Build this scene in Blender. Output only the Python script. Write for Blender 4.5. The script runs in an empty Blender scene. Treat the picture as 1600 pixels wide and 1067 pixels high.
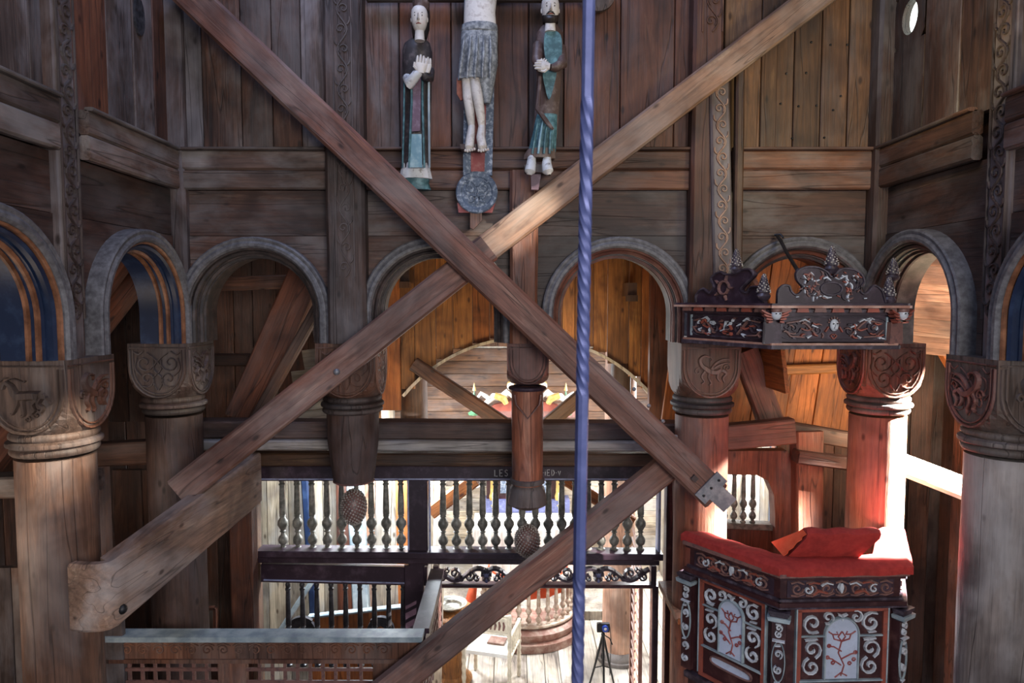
import bpy, bmesh, math, random
from mathutils import Vector, Matrix, noise
random.seed(7)
V = Vector
PI = math.pi
C = bpy.context.scene.collection
scene = bpy.context.scene

# ------------------------------------------------------------------ camera
CZ = 4.5
TH = math.atan(68.0/1067.0)
F = 1067.0
cd = bpy.data.cameras.new('camera'); cam = bpy.data.objects.new('camera', cd); C.objects.link(cam)
cd.sensor_width = 36.0; cd.lens = 24.0
cam.location = (0, 0, CZ); cam.rotation_euler = (PI/2-TH, 0, 0)
cd.clip_start = 0.05
cd.dof.use_dof = True; cd.dof.focus_distance = 4.8; cd.dof.aperture_fstop = 5.6
scene.camera = cam

def P(px, py, Y):
    """point seen at a photograph pixel, at world depth Y"""
    dx = px-802.0; du = 533.5-py
    y = du*math.sin(TH)+F*math.cos(TH)
    z = du*math.cos(TH)-F*math.sin(TH)
    k = Y/y
    return V((dx*k, Y, CZ+z*k))

# ------------------------------------------------------------------ world, lamps, exposure
w = bpy.data.worlds.new('world'); scene.world = w; w.use_nodes = True
wb = w.node_tree.nodes['Background']
wb.inputs[0].default_value = (0.72, 0.80, 1.0, 1); wb.inputs[1].default_value = 0.38
scene.view_settings.view_transform = 'Standard'; scene.view_settings.look = 'None'
scene.view_settings.exposure = 0.12; scene.view_settings.gamma = 1.0
scene.view_settings.use_curve_mapping = False

def area(name, loc, target, sx, sy, energy, col):
    l = bpy.data.lights.new(name, 'AREA'); l.shape = 'RECTANGLE'; l.size = sx; l.size_y = sy
    l.energy = energy; l.color = col
    o = bpy.data.objects.new(name, l); C.objects.link(o); o.location = loc
    o.rotation_euler = (V(target)-V(loc)).to_track_quat('-Z', 'Y').to_euler(); return o
def spot(name, loc, target, energy, col, ang, blend=0.15, rad=0.03):
    l = bpy.data.lights.new(name, 'SPOT'); l.energy = energy; l.color = col
    l.spot_size = math.radians(ang); l.spot_blend = blend; l.shadow_soft_size = rad
    o = bpy.data.objects.new(name, l); C.objects.link(o); o.location = loc
    o.rotation_euler = (V(target)-V(loc)).to_track_quat('-Z', 'Y').to_euler(); return o
# added frontal fill behind the camera; the unseen west end is left open
area('west_fill', (1.5, -2.2, 5.0), (-0.6, 4.8, 4.0), 2.2, 1.6, 195, (1.0, 0.94, 0.88))
area('daylight_roof', (-0.6, 3.0, 8.3), (0.2, 4.6, 4.0), 1.6, 1.0, 60, (0.48, 0.60, 1.0))
# sun shaft through the window of the right aisle
spot('sun_shaft', (4.9, 4.30, 5.4), (2.6, 4.65, 3.15), 34000, (1.0, 0.95, 0.90), 21, 0.15, 0.04)
spot('sun_shaft_front', (4.9, 3.2, 5.0), (1.50, 4.75, 3.05), 9000, (1.0, 0.93, 0.85), 8, 0.4, 0.03)
spot('sun_fleck_brace', (2.4, 2.6, 6.6), tuple(P(820, 345, 4.55)), 1700, (1.0, 0.93, 0.78), 6.5, 0.9, 0.03)
spot('sun_fleck_column', (0.6, 2.2, 5.6), tuple(P(105, 700, 3.4)), 1400, (1.0, 0.9, 0.72), 8, 0.9, 0.03)
spot('sun_fleck_left_corner', (0.9, 3.0, 5.3), tuple(P(300, 620, 4.7)), 320, (1.0, 0.85, 0.6), 7, 0.9, 0.03)
# daylight of the chancel windows
area('chancel_window', (2.3, 9.3, 3.3), (0.1, 9.0, 0.0), 1.2, 1.2, 520, (0.95, 0.97, 1.0))
area('chancel_window_left', (-1.6, 9.6, 3.3), (0.3, 9.0, 0.2), 1.0, 1.0, 270, (0.9, 0.95, 1.0))
area('chancel_bounce', (0.2, 6.0, 3.0), (0.2, 6.4, 5.2), 1.8, 0.6, 24, (1.0, 0.84, 0.58))
area('chancel_vault_light', (0.2, 9.2, 2.0), (0.2, 10.0, 4.0), 1.5, 1.0, 3, (1.0, 0.84, 0.6))
area('choir_left_fill', (-1.2, 6.2, 3.15), (-1.35, 6.75, 0.5), 1.2, 0.4, 160, (0.85, 0.93, 1.0))  # added lamp to brighten the pale boards behind the screen; no window there
area('choir_right_fill', (2.15, 6.35, 3.05), (2.25, 6.95, 1.8), 0.4, 0.2, 45, (0.95, 0.97, 1.0))  # small lamp added to light the boards behind the side screen
area('right_aisle_bounce', (3.25, 4.9, 3.5), (2.9, 6.4, 4.6), 0.9, 0.7, 30, (1.0, 0.76, 0.48))
area('left_aisle_fill', (-3.3, 2.9, 3.0), (-3.6, 5.5, 4.4), 0.8, 0.6, 12, (1.0, 0.80, 0.62))  # added warm fill for the left aisle, with no window behind it
area('roof_window_right', (2.0, 3.4, 5.6), (1.9, 4.85, 6.2), 0.3, 0.3, 9, (1.0, 0.85, 0.45))

# ------------------------------------------------------------------ tagging
def tag(o, label=None, cat=None, group=None, kind=None):
    if label: o['label'] = label
    if cat: o['category'] = cat
    if group: o['group'] = group
    if kind: o['kind'] = kind
    return o
def thing(name, loc, label=None, cat=None, group=None, kind=None):
    o = bpy.data.objects.new(name, None); C.objects.link(o); o.location = loc
    o.empty_display_size = 0.1
    return tag(o, label, cat, group, kind)

# ------------------------------------------------------------------ mesh builder
class MB:
    def __init__(s): s.v = []; s.f = []
    def add(s, vs, fs):
        b = len(s.v); s.v += [V(p) for p in vs]; s.f += [tuple(i+b for i in f) for f in fs]; return s
    def box(s, a, b):
        x0, y0, z0 = a; x1, y1, z1 = b
        return s.add([(x0,y0,z0),(x1,y0,z0),(x1,y1,z0),(x0,y1,z0),(x0,y0,z1),(x1,y0,z1),(x1,y1,z1),(x0,y1,z1)],
                     [(0,3,2,1),(4,5,6,7),(0,1,5,4),(1,2,6,5),(2,3,7,6),(3,0,4,7)])
    def obox(s, c, X, Y, Z, hx, hy, hz):
        c = V(c); vs = []
        for k in (-1, 1):
            for i, j in ((-1,-1),(1,-1),(1,1),(-1,1)):
                vs.append(c+X*hx*i+Y*hy*j+Z*hz*k)
        return s.add(vs, [(0,3,2,1),(4,5,6,7),(0,1,5,4),(1,2,6,5),(2,3,7,6),(3,0,4,7)])
    def loft(s, rings, cap=True, closed=True):
        n = len(rings[0]); b = len(s.v)
        for r in rings: s.v += [V(p) for p in r]
        for i in range(len(rings)-1):
            for j in range(n if closed else n-1):
                k = (j+1) % n
                s.f.append((b+i*n+j, b+i*n+k, b+(i+1)*n+k, b+(i+1)*n+j))
        if cap and closed:
            s.f.append(tuple(b+j for j in reversed(range(n))))
            s.f.append(tuple(b+(len(rings)-1)*n+j for j in range(n)))
        return s
    def lathe(s, prof, n=24, c=(0,0,0), cap=True):
        c = V(c)
        return s.loft([[c+V((r*math.cos(2*PI*j/n), r*math.sin(2*PI*j/n), z)) for j in range(n)] for r, z in prof], cap)
    def tube(s, pts, rad, n=8, cap=True):
        pts = [V(p) for p in pts]; rings = []
        rs = rad if isinstance(rad, (list, tuple)) else [rad]*len(pts)
        up = None
        for i, p in enumerate(pts):
            t = (pts[min(i+1, len(pts)-1)]-pts[max(i-1, 0)]).normalized()
            if up is None: up = V((0,0,1)) if abs(t.z) < .9 else V((0,1,0))
            a = t.cross(up).normalized(); up = a.cross(t).normalized()
            rings.append([p+(a*math.cos(2*PI*j/n)+up*math.sin(2*PI*j/n))*rs[i] for j in range(n)])
        return s.loft(rings, cap)
    def prism(s, poly, m, h0, h1):
        """extrude 2D outline: m(u,v,h)->point"""
        n = len(poly); b = len(s.v)
        ar = sum(poly[i][0]*poly[(i+1)%n][1]-poly[(i+1)%n][0]*poly[i][1] for i in range(n))
        if ar < 0: poly = poly[::-1]
        s.v += [V(m(u, v, h0)) for u, v in poly]+[V(m(u, v, h1)) for u, v in poly]
        from mathutils.geometry import tessellate_polygon
        tr = tessellate_polygon([[V((u, v, 0)) for u, v in poly]])
        for t in tr:
            s.f.append(tuple(b+n+i for i in t)); s.f.append(tuple(b+i for i in reversed(t)))
        for i in range(n):
            k = (i+1) % n; s.f.append((b+i, b+k, b+n+k, b+n+i))
        return s
    def ribbon(s, pts, wd, h, m, h0=0.0):
        """raised carved stroke on a surface"""
        n = len(pts)
        if n < 2: return s
        ws = wd if isinstance(wd, (list, tuple)) else [wd*(0.55+0.45*math.sin(PI*(0.12+0.8*i/(n-1)))) for i in range(n)]
        rings = []
        for i, (u, v) in enumerate(pts):
            a = pts[max(i-1, 0)]; b = pts[min(i+1, n-1)]
            dx, dy = b[0]-a[0], b[1]-a[1]; L = math.hypot(dx, dy) or 1; nx, ny = -dy/L, dx/L
            q = ws[i]/2
            rings.append([m(u-nx*q, v-ny*q, h0-.001), m(u-nx*q*.55, v-ny*q*.55, h), m(u+nx*q*.55, v+ny*q*.55, h), m(u+nx*q, v+ny*q, h0-.001)])
        s.loft(rings, False, False)
        return s
    def ball(s, c, r, n=8, m=6, sc=(1,1,1)):
        c = V(c); rings = []
        for i in range(1, m):
            a = PI*i/m
            rings.append([c+V((r*sc[0]*math.sin(a)*math.cos(2*PI*j/n), r*sc[1]*math.sin(a)*math.sin(2*PI*j/n), -r*sc[2]*math.cos(a))) for j in range(n)])
        return s.loft(rings)
    def jitter(s, a, f=3.0):
        for i, p in enumerate(s.v):
            s.v[i] = p+noise.noise_vector(p*f)*a
        return s
    def obj(s, name, mat, parent=None, smooth=False, rel=True):
        off = V((0,0,0))
        if parent is not None and rel:
            q = parent
            while q is not None: off += q.location; q = q.parent
        me = bpy.data.meshes.new(name)
        me.from_pydata([tuple(p-off) for p in s.v], [], s.f)
        bm = bmesh.new(); bm.from_mesh(me)
        bmesh.ops.recalc_face_normals(bm, faces=bm.faces); bm.to_mesh(me); bm.free()
        if smooth:
            me.shade_smooth()
            try: me.set_sharp_from_angle(angle=math.radians(38))
            except Exception: pass
        me.materials.append(mat)
        o = bpy.data.objects.new(name, me); C.objects.link(o); o.parent = parent
        return o

def smooth(pts, k=4, closed=False):
    out = []; n = len(pts)
    for i in range(n-1 if not closed else n):
        p0, p1, p2, p3 = (pts[(i-1) % n] if closed or i else pts[0]), pts[i], pts[(i+1) % n], (pts[(i+2) % n] if closed or i+2 < n else pts[-1])
        for j in range(k):
            t = j/k
            out.append(tuple(.5*(2*p1[a]+(p2[a]-p0[a])*t+(2*p0[a]-5*p1[a]+4*p2[a]-p3[a])*t*t+(3*p1[a]-p0[a]-3*p2[a]+p3[a])*t**3) for a in (0, 1)))
    if not closed: out.append(tuple(pts[-1]))
    return out
def plane(o, U, W, N):
    o, U, W, N = V(o), V(U), V(W), V(N)
    return lambda u, v, h: o+U*u+W*v+N*h
def place(o, p0, axis, side, parent=None):
    """local z along axis, local x along side"""
    z = V(axis).normalized(); x = V(side); x = (x-z*x.dot(z)).normalized(); y = z.cross(x)
    M = Matrix((x, y, z)).transposed().to_4x4(); M.translation = V(p0)
    off = V((0,0,0)); q = parent
    while q is not None: off += q.location; q = q.parent
    M.translation -= off
    o.matrix_local = M; return o
def timber(name, p0, p1, wx, wy, mat, parent=None, side=(1,0,0), seg=0, rough=0.004, ch=0.012, taper=1.0):
    """hewn timber: wx along side, wy across, between two end centres"""
    p0, p1 = V(p0), V(p1); L = (p1-p0).length
    seg = seg or max(1, int(L/0.25)); ch = min(ch, wx*.3, wy*.3)
    mb = MB(); rings = []; sd = random.random()*50
    for i in range(seg+1):
        k = 1+(taper-1)*i/seg; a, b = wx/2*k, wy/2*k
        r = [(-a+ch,-b),(a-ch,-b),(a,-b+ch),(a,b-ch),(a-ch,b),(-a+ch,b),(-a,b-ch),(-a,-b+ch)]
        rr = []
        for (x, y) in r:
            q = noise.noise_vector(V((x*4+sd, y*4, L*i/seg*2.3)))*rough
            rr.append((x+q.x, y+q.y, L*i/seg))
        rings.append(rr)
    mb.loft(rings)
    o = mb.obj(name, mat, parent, rel=False)
    return place(o, p0, p1-p0, side, parent)
def planks(parent, o, U, W, total, length, wid, th, mats, gap=0.006, uneven=0.012, lens=None, name='plank'):
    """row of boards laid side by side along U, each running along W"""
    o, U, W = V(o), V(U).normalized(), V(W).normalized(); N = W.cross(U)
    u = 0.0; out = []
    while u < total-0.02:
        wd = wid*random.uniform(.7, 1.3)
        if total-u-wd < wid*.45: wd = total-u
        L = length if lens is None else lens(u+wd/2)
        z0 = 0.0
        if isinstance(L, tuple): z0, L = L
        if L-z0 > 0.02:
            c = o+U*(u+wd/2)+N*random.uniform(-uneven, uneven)*.5
            out.append(timber(name, c+W*z0, c+W*L, wd-gap, th, random.choice(mats), parent, U, 1, 0.0, 0.005))
        u += wd
    return out

# ------------------------------------------------------------------ materials
def _new(name):
    m = bpy.data.materials.new(name); m.use_nodes = True
    nt = m.node_tree; b = nt.nodes['Principled BSDF']; return m, nt, b
def _ramp(nt, stops):
    r = nt.nodes.new('ShaderNodeValToRGB'); e = r.color_ramp.elements
    while len(e) < len(stops): e.new(0.5)
    for i, (p, c) in enumerate(stops): e[i].position = p; e[i].color = (*c, 1) if len(c) == 3 else c
    return r
def _coord(nt, scale, rnd=True):
    tc = nt.nodes.new('ShaderNodeTexCoord'); src = tc.outputs['Object']
    if rnd:
        oi = nt.nodes.new('ShaderNodeObjectInfo')
        mu = nt.nodes.new('ShaderNodeVectorMath'); mu.operation = 'SCALE'; mu.inputs[0].default_value = (31, 17, 43)
        nt.links.new(oi.outputs['Random'], mu.inputs['Scale'])
        ad = nt.nodes.new('ShaderNodeVectorMath'); ad.operation = 'ADD'
        nt.links.new(src, ad.inputs[0]); nt.links.new(mu.outputs[0], ad.inputs[1]); src = ad.outputs[0]
    mp = nt.nodes.new('ShaderNodeVectorMath'); mp.operation = 'MULTIPLY'; mp.inputs[1].default_value = scale
    nt.links.new(src, mp.inputs[0]); return mp.outputs[0]
def _noise(nt, vec, detail=4, rough=.6, dist=0.0, scale=1.0):
    n = nt.nodes.new('ShaderNodeTexNoise'); n.inputs['Scale'].default_value = scale
    n.inputs['Detail'].default_value = detail; n.inputs['Roughness'].default_value = rough; n.inputs['Distortion'].default_value = dist
    nt.links.new(vec, n.inputs['Vector']); return n.outputs['Fac']
def _mix(nt, a, b, fac, mode='MIX'):
    m = nt.nodes.new('ShaderNodeMix'); m.data_type = 'RGBA'; m.blend_type = mode
    for s, x in ((m.inputs[6], a), (m.inputs[7], b)):
        if isinstance(x, tuple): s.default_value = (*x, 1)
        else: nt.links.new(x, s)
    if isinstance(fac, float): m.inputs[0].default_value = fac
    else: nt.links.new(fac, m.inputs[0])
    return m.outputs[2]
def wood(name, dark, mid, light, grey=(0.16, 0.15, 0.15), greyamt=0.45, rough=0.62, axis='z', knots=True, bump=0.5, vary=0.35):
    m, nt, b = _new(name)
    def sc(a, l): return {'z': (a, a, l), 'x': (l, a, a), 'y': (a, l, a)}[axis]
    g = _noise(nt, _coord(nt, sc(11, 1.1)), 6, .66, 1.6)
    g2 = _noise(nt, _coord(nt, sc(55, 3.0)), 4, .65, .8)
    r = _ramp(nt, [(.26, dark), (.47, mid), (.56, tuple(x*.9 for x in mid)), (.74, light)])
    nt.links.new(g, r.inputs[0]); col = r.outputs[0]
    r2 = _ramp(nt, [(.3, (.55,.55,.55)), (.65, (1.15,1.15,1.15))]); nt.links.new(g2, r2.inputs[0])
    col = _mix(nt, col, r2.outputs[0], .75, 'MULTIPLY')
    # growth rings
    wv = nt.nodes.new('ShaderNodeTexWave'); wv.wave_type = 'RINGS'; wv.rings_direction = axis.upper()
    wv.inputs['Scale'].default_value = 6.0; wv.inputs['Distortion'].default_value = 10.0; wv.inputs['Detail'].default_value = 2.0
    wv.inputs['Detail Scale'].default_value = 1.2
    nt.links.new(_coord(nt, sc(1.0, 0.12)), wv.inputs['Vector'])
    r3 = _ramp(nt, [(0.0, (.62,.6,.58)), (.35, (1,1,1))]); nt.links.new(wv.outputs['Fac'], r3.inputs[0])
    col = _mix(nt, col, r3.outputs[0], .6, 'MULTIPLY')
    # weathering
    s = _noise(nt, _coord(nt, sc(3.0, 1.3)), 5, .62, .3)
    rs = _ramp(nt, [(.44, (0,0,0)), (.62, (greyamt,)*3)]); nt.links.new(s, rs.inputs[0])
    col = _mix(nt, col, grey, rs.outputs[0])
    st = _noise(nt, _coord(nt, sc(2.2, 1.7)), 3, .6, .6)
    rst = _ramp(nt, [(.34, (.34,.30,.30)), (.50, (.9,.9,.9)), (.66, (1.3,1.27,1.22))]); nt.links.new(st, rst.inputs[0])
    col = _mix(nt, col, rst.outputs[0], .8, 'MULTIPLY')
    # drying cracks
    ck = _noise(nt, _coord(nt, sc(7, .35)), 2, .5, .2)
    rc = _ramp(nt, [(.491, (1,1,1)), (.499, (.14,.12,.12)), (.507, (1,1,1))]); nt.links.new(ck, rc.inputs[0])
    col = _mix(nt, col, rc.outputs[0], .75, 'MULTIPLY')
    if knots:
        vo = nt.nodes.new('ShaderNodeTexVoronoi'); vo.inputs['Scale'].default_value = 1.0
        nt.links.new(_coord(nt, sc(7.5, 3.6)), vo.inputs['Vector'])
        rk = _ramp(nt, [(.055, (.18,.13,.11)), (.13, (1,1,1))]); nt.links.new(vo.outputs['Distance'], rk.inputs[0])
        col = _mix(nt, col, rk.outputs[0], .85, 'MULTIPLY')
    oi = nt.nodes.new('ShaderNodeObjectInfo')
    hs = nt.nodes.new('ShaderNodeHueSaturation')
    mr = nt.nodes.new('ShaderNodeMapRange'); mr.inputs[3].default_value = 1-vary; mr.inputs[4].default_value = 1+vary
    nt.links.new(oi.outputs['Random'], mr.inputs[0]); nt.links.new(mr.outputs[0], hs.inputs['Value'])
    nt.links.new(col, hs.inputs['Color']); nt.links.new(hs.outputs[0], b.inputs['Base Color'])
    b.inputs['Roughness'].default_value = rough
    bp = nt.nodes.new('ShaderNodeBump'); bp.inputs['Strength'].default_value = bump; bp.inputs['Distance'].default_value = 0.006
    ad = nt.nodes.new('ShaderNodeMath'); ad.operation = 'ADD'; nt.links.new(g, ad.inputs[0]); nt.links.new(g2, ad.inputs[1])
    a2 = nt.nodes.new('ShaderNodeMath'); a2.operation = 'ADD'; nt.links.new(ad.outputs[0], a2.inputs[0]); nt.links.new(rc.outputs[0], a2.inputs[1])
    nt.links.new(a2.outputs[0], bp.inputs['Height']); nt.links.new(bp.outputs[0], b.inputs['Normal'])
    return m
def paint(name, a, b2, wear=(.5, .62), scale=14, rough=.5, metal=0.0, bump=.25, spec=None):
    m, nt, b = _new(name)
    n = _noise(nt, _coord(nt, (scale,)*3), 6, .68)
    r = _ramp(nt, [(wear[0], a), (wear[1], b2)]); nt.links.new(n, r.inputs[0])
    n2 = _noise(nt, _coord(nt, (scale*.25,)*3), 3)
    r2 = _ramp(nt, [(.3, (.6,.6,.6)), (.6, (1.1,1.1,1.1))]); nt.links.new(n2, r2.inputs[0])
    col = _mix(nt, r.outputs[0], r2.outputs[0], .7, 'MULTIPLY')
    nt.links.new(col, b.inputs['Base Color']); b.inputs['Roughness'].default_value = rough; b.inputs['Metallic'].default_value = metal
    bp = nt.nodes.new('ShaderNodeBump'); bp.inputs['Strength'].default_value = bump; bp.inputs['Distance'].default_value = .004
    nt.links.new(n, bp.inputs['Height']); nt.links.new(bp.outputs[0], b.inputs['Normal'])
    return m
M = {}
M['wall'] = wood('dark_brown_wood', (.030,.014,.010), (.085,.036,.022), (.17,.085,.055), greyamt=.5)
M['wallgrey'] = wood('grey_brown_wood', (.035,.024,.022), (.085,.055,.045), (.17,.125,.11), grey=(.21,.19,.20), greyamt=.75)
M['wallred'] = wood('red_brown_wood', (.045,.014,.007), (.130,.044,.021), (.23,.092,.046), grey=(.14,.12,.13), greyamt=.3)
M['wallgold'] = wood('golden_brown_wood', (.045,.018,.008), (.125,.055,.022), (.22,.115,.05), greyamt=.25)
M['band'] = wood('grey_band_wood', (.045,.026,.020), (.11,.062,.045), (.20,.135,.11), grey=(.22,.20,.19), greyamt=.7)
M['bandred'] = wood('warm_band_wood', (.045,.016,.009), (.135,.052,.026), (.22,.11,.065), greyamt=.35)
M['spandrel'] = wood('spandrel_wood', (.028,.014,.011), (.070,.032,.022), (.14,.08,.055), axis='x', greyamt=.5)
M['post'] = wood('stave_wood', (.035,.020,.017), (.090,.052,.042), (.17,.115,.10), grey=(.20,.18,.19), greyamt=.6)
M['beam'] = wood('reddish_brace_wood', (.060,.022,.016), (.16,.065,.044), (.27,.15,.11), grey=(.24,.20,.19), greyamt=.4, bump=.35)
M['beamlighty'] = wood('pale_tie_wood', (.08,.042,.028), (.22,.13,.09), (.38,.26,.19), grey=(.30,.27,.26), greyamt=.6, bump=.35, axis='y')
M['beamlight'] = wood('pale_brace_wood', (.09,.045,.026), (.25,.135,.085), (.42,.27,.18), grey=(.33,.29,.26), greyamt=.4, bump=.35)
M['column'] = wood('column_wood', (.050,.024,.016), (.145,.072,.045), (.29,.165,.11), grey=(.20,.17,.16), greyamt=.5)
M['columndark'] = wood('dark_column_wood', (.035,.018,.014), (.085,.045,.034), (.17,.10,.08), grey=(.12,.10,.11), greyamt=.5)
M['columnred'] = wood('red_column_wood', (.10,.026,.014), (.26,.085,.045), (.42,.19,.12), grey=(.13,.11,.11), greyamt=.5)
M['columnwarm'] = wood('warm_column_wood', (.14,.055,.026), (.34,.155,.085), (.50,.28,.18), grey=(.26,.2,.18), greyamt=.35)
M['walldark'] = wood('shaded_wall_wood', (.018,.008,.006), (.048,.021,.014), (.095,.046,.030), greyamt=.35)  # darker copy of the wall wood; shade of the right side put into its colour
M['columngrey'] = wood('grey_column_wood', (.10,.080,.07), (.20,.165,.15), (.31,.27,.25), grey=(.30,.28,.28), greyamt=.6)
M['orange'] = wood('orange_pine', (.19,.065,.014), (.42,.165,.038), (.60,.29,.085), greyamt=.1, grey=(.2,.14,.08))
M['orangered'] = wood('red_pine', (.17,.045,.010), (.36,.115,.026), (.50,.20,.06), greyamt=.1, grey=(.2,.1,.06))
M['aisle'] = wood('aisle_wood', (.025,.010,.006), (.080,.030,.015), (.15,.065,.036), greyamt=.2)
M['aislered'] = wood('aisle_red_wood', (.055,.016,.008), (.17,.052,.024), (.30,.11,.055), greyamt=.25)
M['pale'] = wood('pale_boards', (.28,.22,.15), (.48,.40,.29), (.66,.58,.46), grey=(.45,.45,.45), greyamt=.5)
M['palepink'] = wood('pale_pink_boards', (.26,.13,.08), (.52,.28,.18), (.72,.46,.32), grey=(.5,.42,.36), greyamt=.4)
M['floor'] = wood('pale_floor_wood', (.30,.25,.19), (.48,.42,.34), (.64,.58,.50), grey=(.5,.48,.45), greyamt=.5, knots=False)
M['capital'] = wood('capital_wood', (.050,.030,.024), (.125,.078,.060), (.22,.155,.125), grey=(.20,.18,.175), greyamt=.5, knots=False)
M['capitalwarm'] = wood('warm_capital_wood', (.07,.026,.015), (.19,.078,.045), (.31,.16,.10), grey=(.17,.14,.13), greyamt=.45, knots=False)
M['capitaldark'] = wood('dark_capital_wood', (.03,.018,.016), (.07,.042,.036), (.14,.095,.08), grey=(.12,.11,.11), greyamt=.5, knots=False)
M['capitalred'] = wood('red_capital_wood', (.07,.020,.014), (.17,.055,.038), (.27,.11,.08), grey=(.12,.09,.09), greyamt=.45, knots=False)
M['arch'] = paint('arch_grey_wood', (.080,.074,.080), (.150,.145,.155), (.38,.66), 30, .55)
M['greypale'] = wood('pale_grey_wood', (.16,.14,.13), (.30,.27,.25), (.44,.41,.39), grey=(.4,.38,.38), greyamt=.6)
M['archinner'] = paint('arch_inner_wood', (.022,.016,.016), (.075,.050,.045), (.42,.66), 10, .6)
M['spandrely'] = wood('side_spandrel_wood', (.028,.014,.011), (.075,.033,.022), (.15,.08,.052), axis='y', greyamt=.4)
M['archred'] = paint('arch_red_wood', (.09,.028,.018), (.17,.07,.045), (.42,.66), 10, .55)
M['ridge'] = paint('orange_ridge', (.12,.045,.020), (.28,.12,.06), (.42,.66), 10, .5)
M['navy'] = paint('navy_paint', (.006,.015,.045), (.025,.045,.095), (.5,.75), 9, .45)
M['greenarch'] = paint('green_arch_wood', (.12,.14,.12), (.26,.29,.24), (.42,.66), 10, .55)
M['wine'] = paint('wine_paint', (.040,.012,.014), (.085,.035,.032), (.5,.7), 12, .42)
M['purple'] = paint('dark_purple_paint', (.030,.016,.026), (.080,.052,.075), (.5,.72), 10, .42)
M['bluegrey'] = paint('blue_grey_paint', (.22,.28,.32), (.36,.42,.44), (.4,.6), 10, .4)
M['paleedge'] = paint('pale_blue_edge', (.38,.42,.62), (.20,.20,.30), (.5,.66), 16, .45)
M['white'] = paint('chipped_white_paint', (.58,.58,.58), (.22,.20,.19), (.54,.66), 30, .5)
M['flesh'] = paint('old_white_flesh_paint', (.62,.57,.52), (.40,.34,.30), (.5,.66), 22, .5)
M['robe'] = paint('dark_robe_paint', (.035,.028,.030), (.105,.085,.085), (.5,.66), 22, .5)
M['teal'] = paint('teal_robe_paint', (.035,.10,.115), (.12,.25,.27), (.45,.66), 24, .5)
M['tealblue'] = paint('light_blue_robe_paint', (.16,.30,.36), (.32,.44,.46), (.45,.66), 20, .5)
M['violet'] = paint('violet_robe_paint', (.12,.065,.095), (.20,.14,.18), (.5,.66), 20, .5)
M['cloakbrown'] = paint('brown_cloak_paint', (.085,.050,.042), (.18,.135,.125), (.5,.66), 20, .5)
M['loin'] = paint('loincloth_paint', (.13,.14,.155), (.33,.34,.35), (.42,.6), 40, .6, bump=.6)
M['lining'] = paint('rust_lining_paint', (.20,.045,.018), (.30,.10,.05), (.5,.7), 15, .5)
M['crossblue'] = paint('blue_cross_paint', (.085,.115,.17), (.34,.38,.44), (.5,.62), 36, .6)
M['crossred'] = paint('red_cross_paint', (.26,.055,.055), (.36,.17,.15), (.5,.7), 20, .6)
M['hair'] = paint('dark_hair_paint', (.018,.013,.012), (.05,.035,.03), (.5,.7), 20, .5)
M['eye'] = paint('black_paint', (.01,.008,.008), (.02,.018,.018), (.5,.7), 20, .4)
M['lip'] = paint('red_lip_paint', (.30,.08,.06), (.35,.15,.12), (.5,.7), 20, .5)
M['iron'] = paint('blue_black_iron', (.055,.07,.19), (.085,.10,.24), (.45,.7), 18, .45, .35, bump=.05)
M['darkiron'] = paint('dark_iron', (.02,.02,.022), (.06,.055,.06), (.45,.7), 18, .45, .6)
M['plate'] = paint('grey_iron_strap', (.20,.20,.22), (.38,.36,.36), (.45,.7), 14, .45, .4)
M['black'] = paint('black_plastic', (.008,.008,.01), (.014,.014,.016), (.5,.7), 10, .4)
M['lens'] = paint('blue_lens_glass', (.03,.06,.30), (.08,.14,.5), (.5,.7), 60, .1)
M['cloth'] = paint('red_velvet', (.30,.020,.016), (.36,.032,.024), (.4,.7), 30, .9, bump=.5)
M['redcloth'] = paint('orange_red_cloth', (.60,.075,.022), (.66,.13,.05), (.4,.7), 10, .85)
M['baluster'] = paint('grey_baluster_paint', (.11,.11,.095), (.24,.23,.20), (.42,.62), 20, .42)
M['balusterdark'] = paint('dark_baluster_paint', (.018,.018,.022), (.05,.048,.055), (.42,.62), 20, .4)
M['altarwood'] = paint('altar_rail_wood', (.32,.22,.16), (.52,.44,.36), (.42,.62), 12, .5)
M['altarbase'] = paint('altar_step_paint', (.20,.085,.06), (.36,.26,.21), (.42,.66), 8, .55)
M['chair'] = paint('pale_chair_paint', (.62,.56,.44), (.74,.68,.56), (.42,.66), 20, .5)
M['cream'] = paint('cream_cloth', (.74,.73,.70), (.80,.79,.76), (.42,.66), 8, .8)
M['brass'] = paint('tarnished_dish', (.30,.30,.27), (.50,.50,.44), (.42,.62), 30, .32, .8)
M['carvewhite'] = paint('white_scroll_paint', (.52,.55,.60), (.28,.27,.29), (.54,.68), 40, .38)
M['carvebrown'] = paint('brown_scroll_paint', (.20,.10,.085), (.085,.05,.05), (.48,.66), 30, .42)
M['carvered'] = paint('red_scroll_paint', (.30,.075,.05), (.18,.06,.045), (.48,.66), 30, .42)
M['carvedark'] = paint('dark_scroll_paint', (.035,.024,.034), (.095,.075,.095), (.48,.66), 24, .4)
M['carveblue'] = paint('blue_scroll_paint', (.09,.10,.22), (.17,.19,.33), (.48,.66), 24, .4)
M['plaque'] = paint('pale_blue_plaque', (.50,.56,.70), (.40,.44,.55), (.5,.7), 14, .4)
M['gold'] = paint('gilded_paint', (.45,.30,.09), (.62,.46,.20), (.5,.7), 20, .4, .3)
M['green'] = paint('green_paint', (.06,.16,.08), (.12,.24,.12), (.5,.7), 20, .5)
M['pinecone'] = paint('pinecone_wood', (.22,.19,.165), (.42,.38,.34), (.42,.6), 30, .55)
M['pink'] = paint('pinkish_cornice', (.36,.17,.12), (.50,.32,.25), (.45,.66), 10, .45)
m, nt, b = _new('bright_sky_glass')
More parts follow.
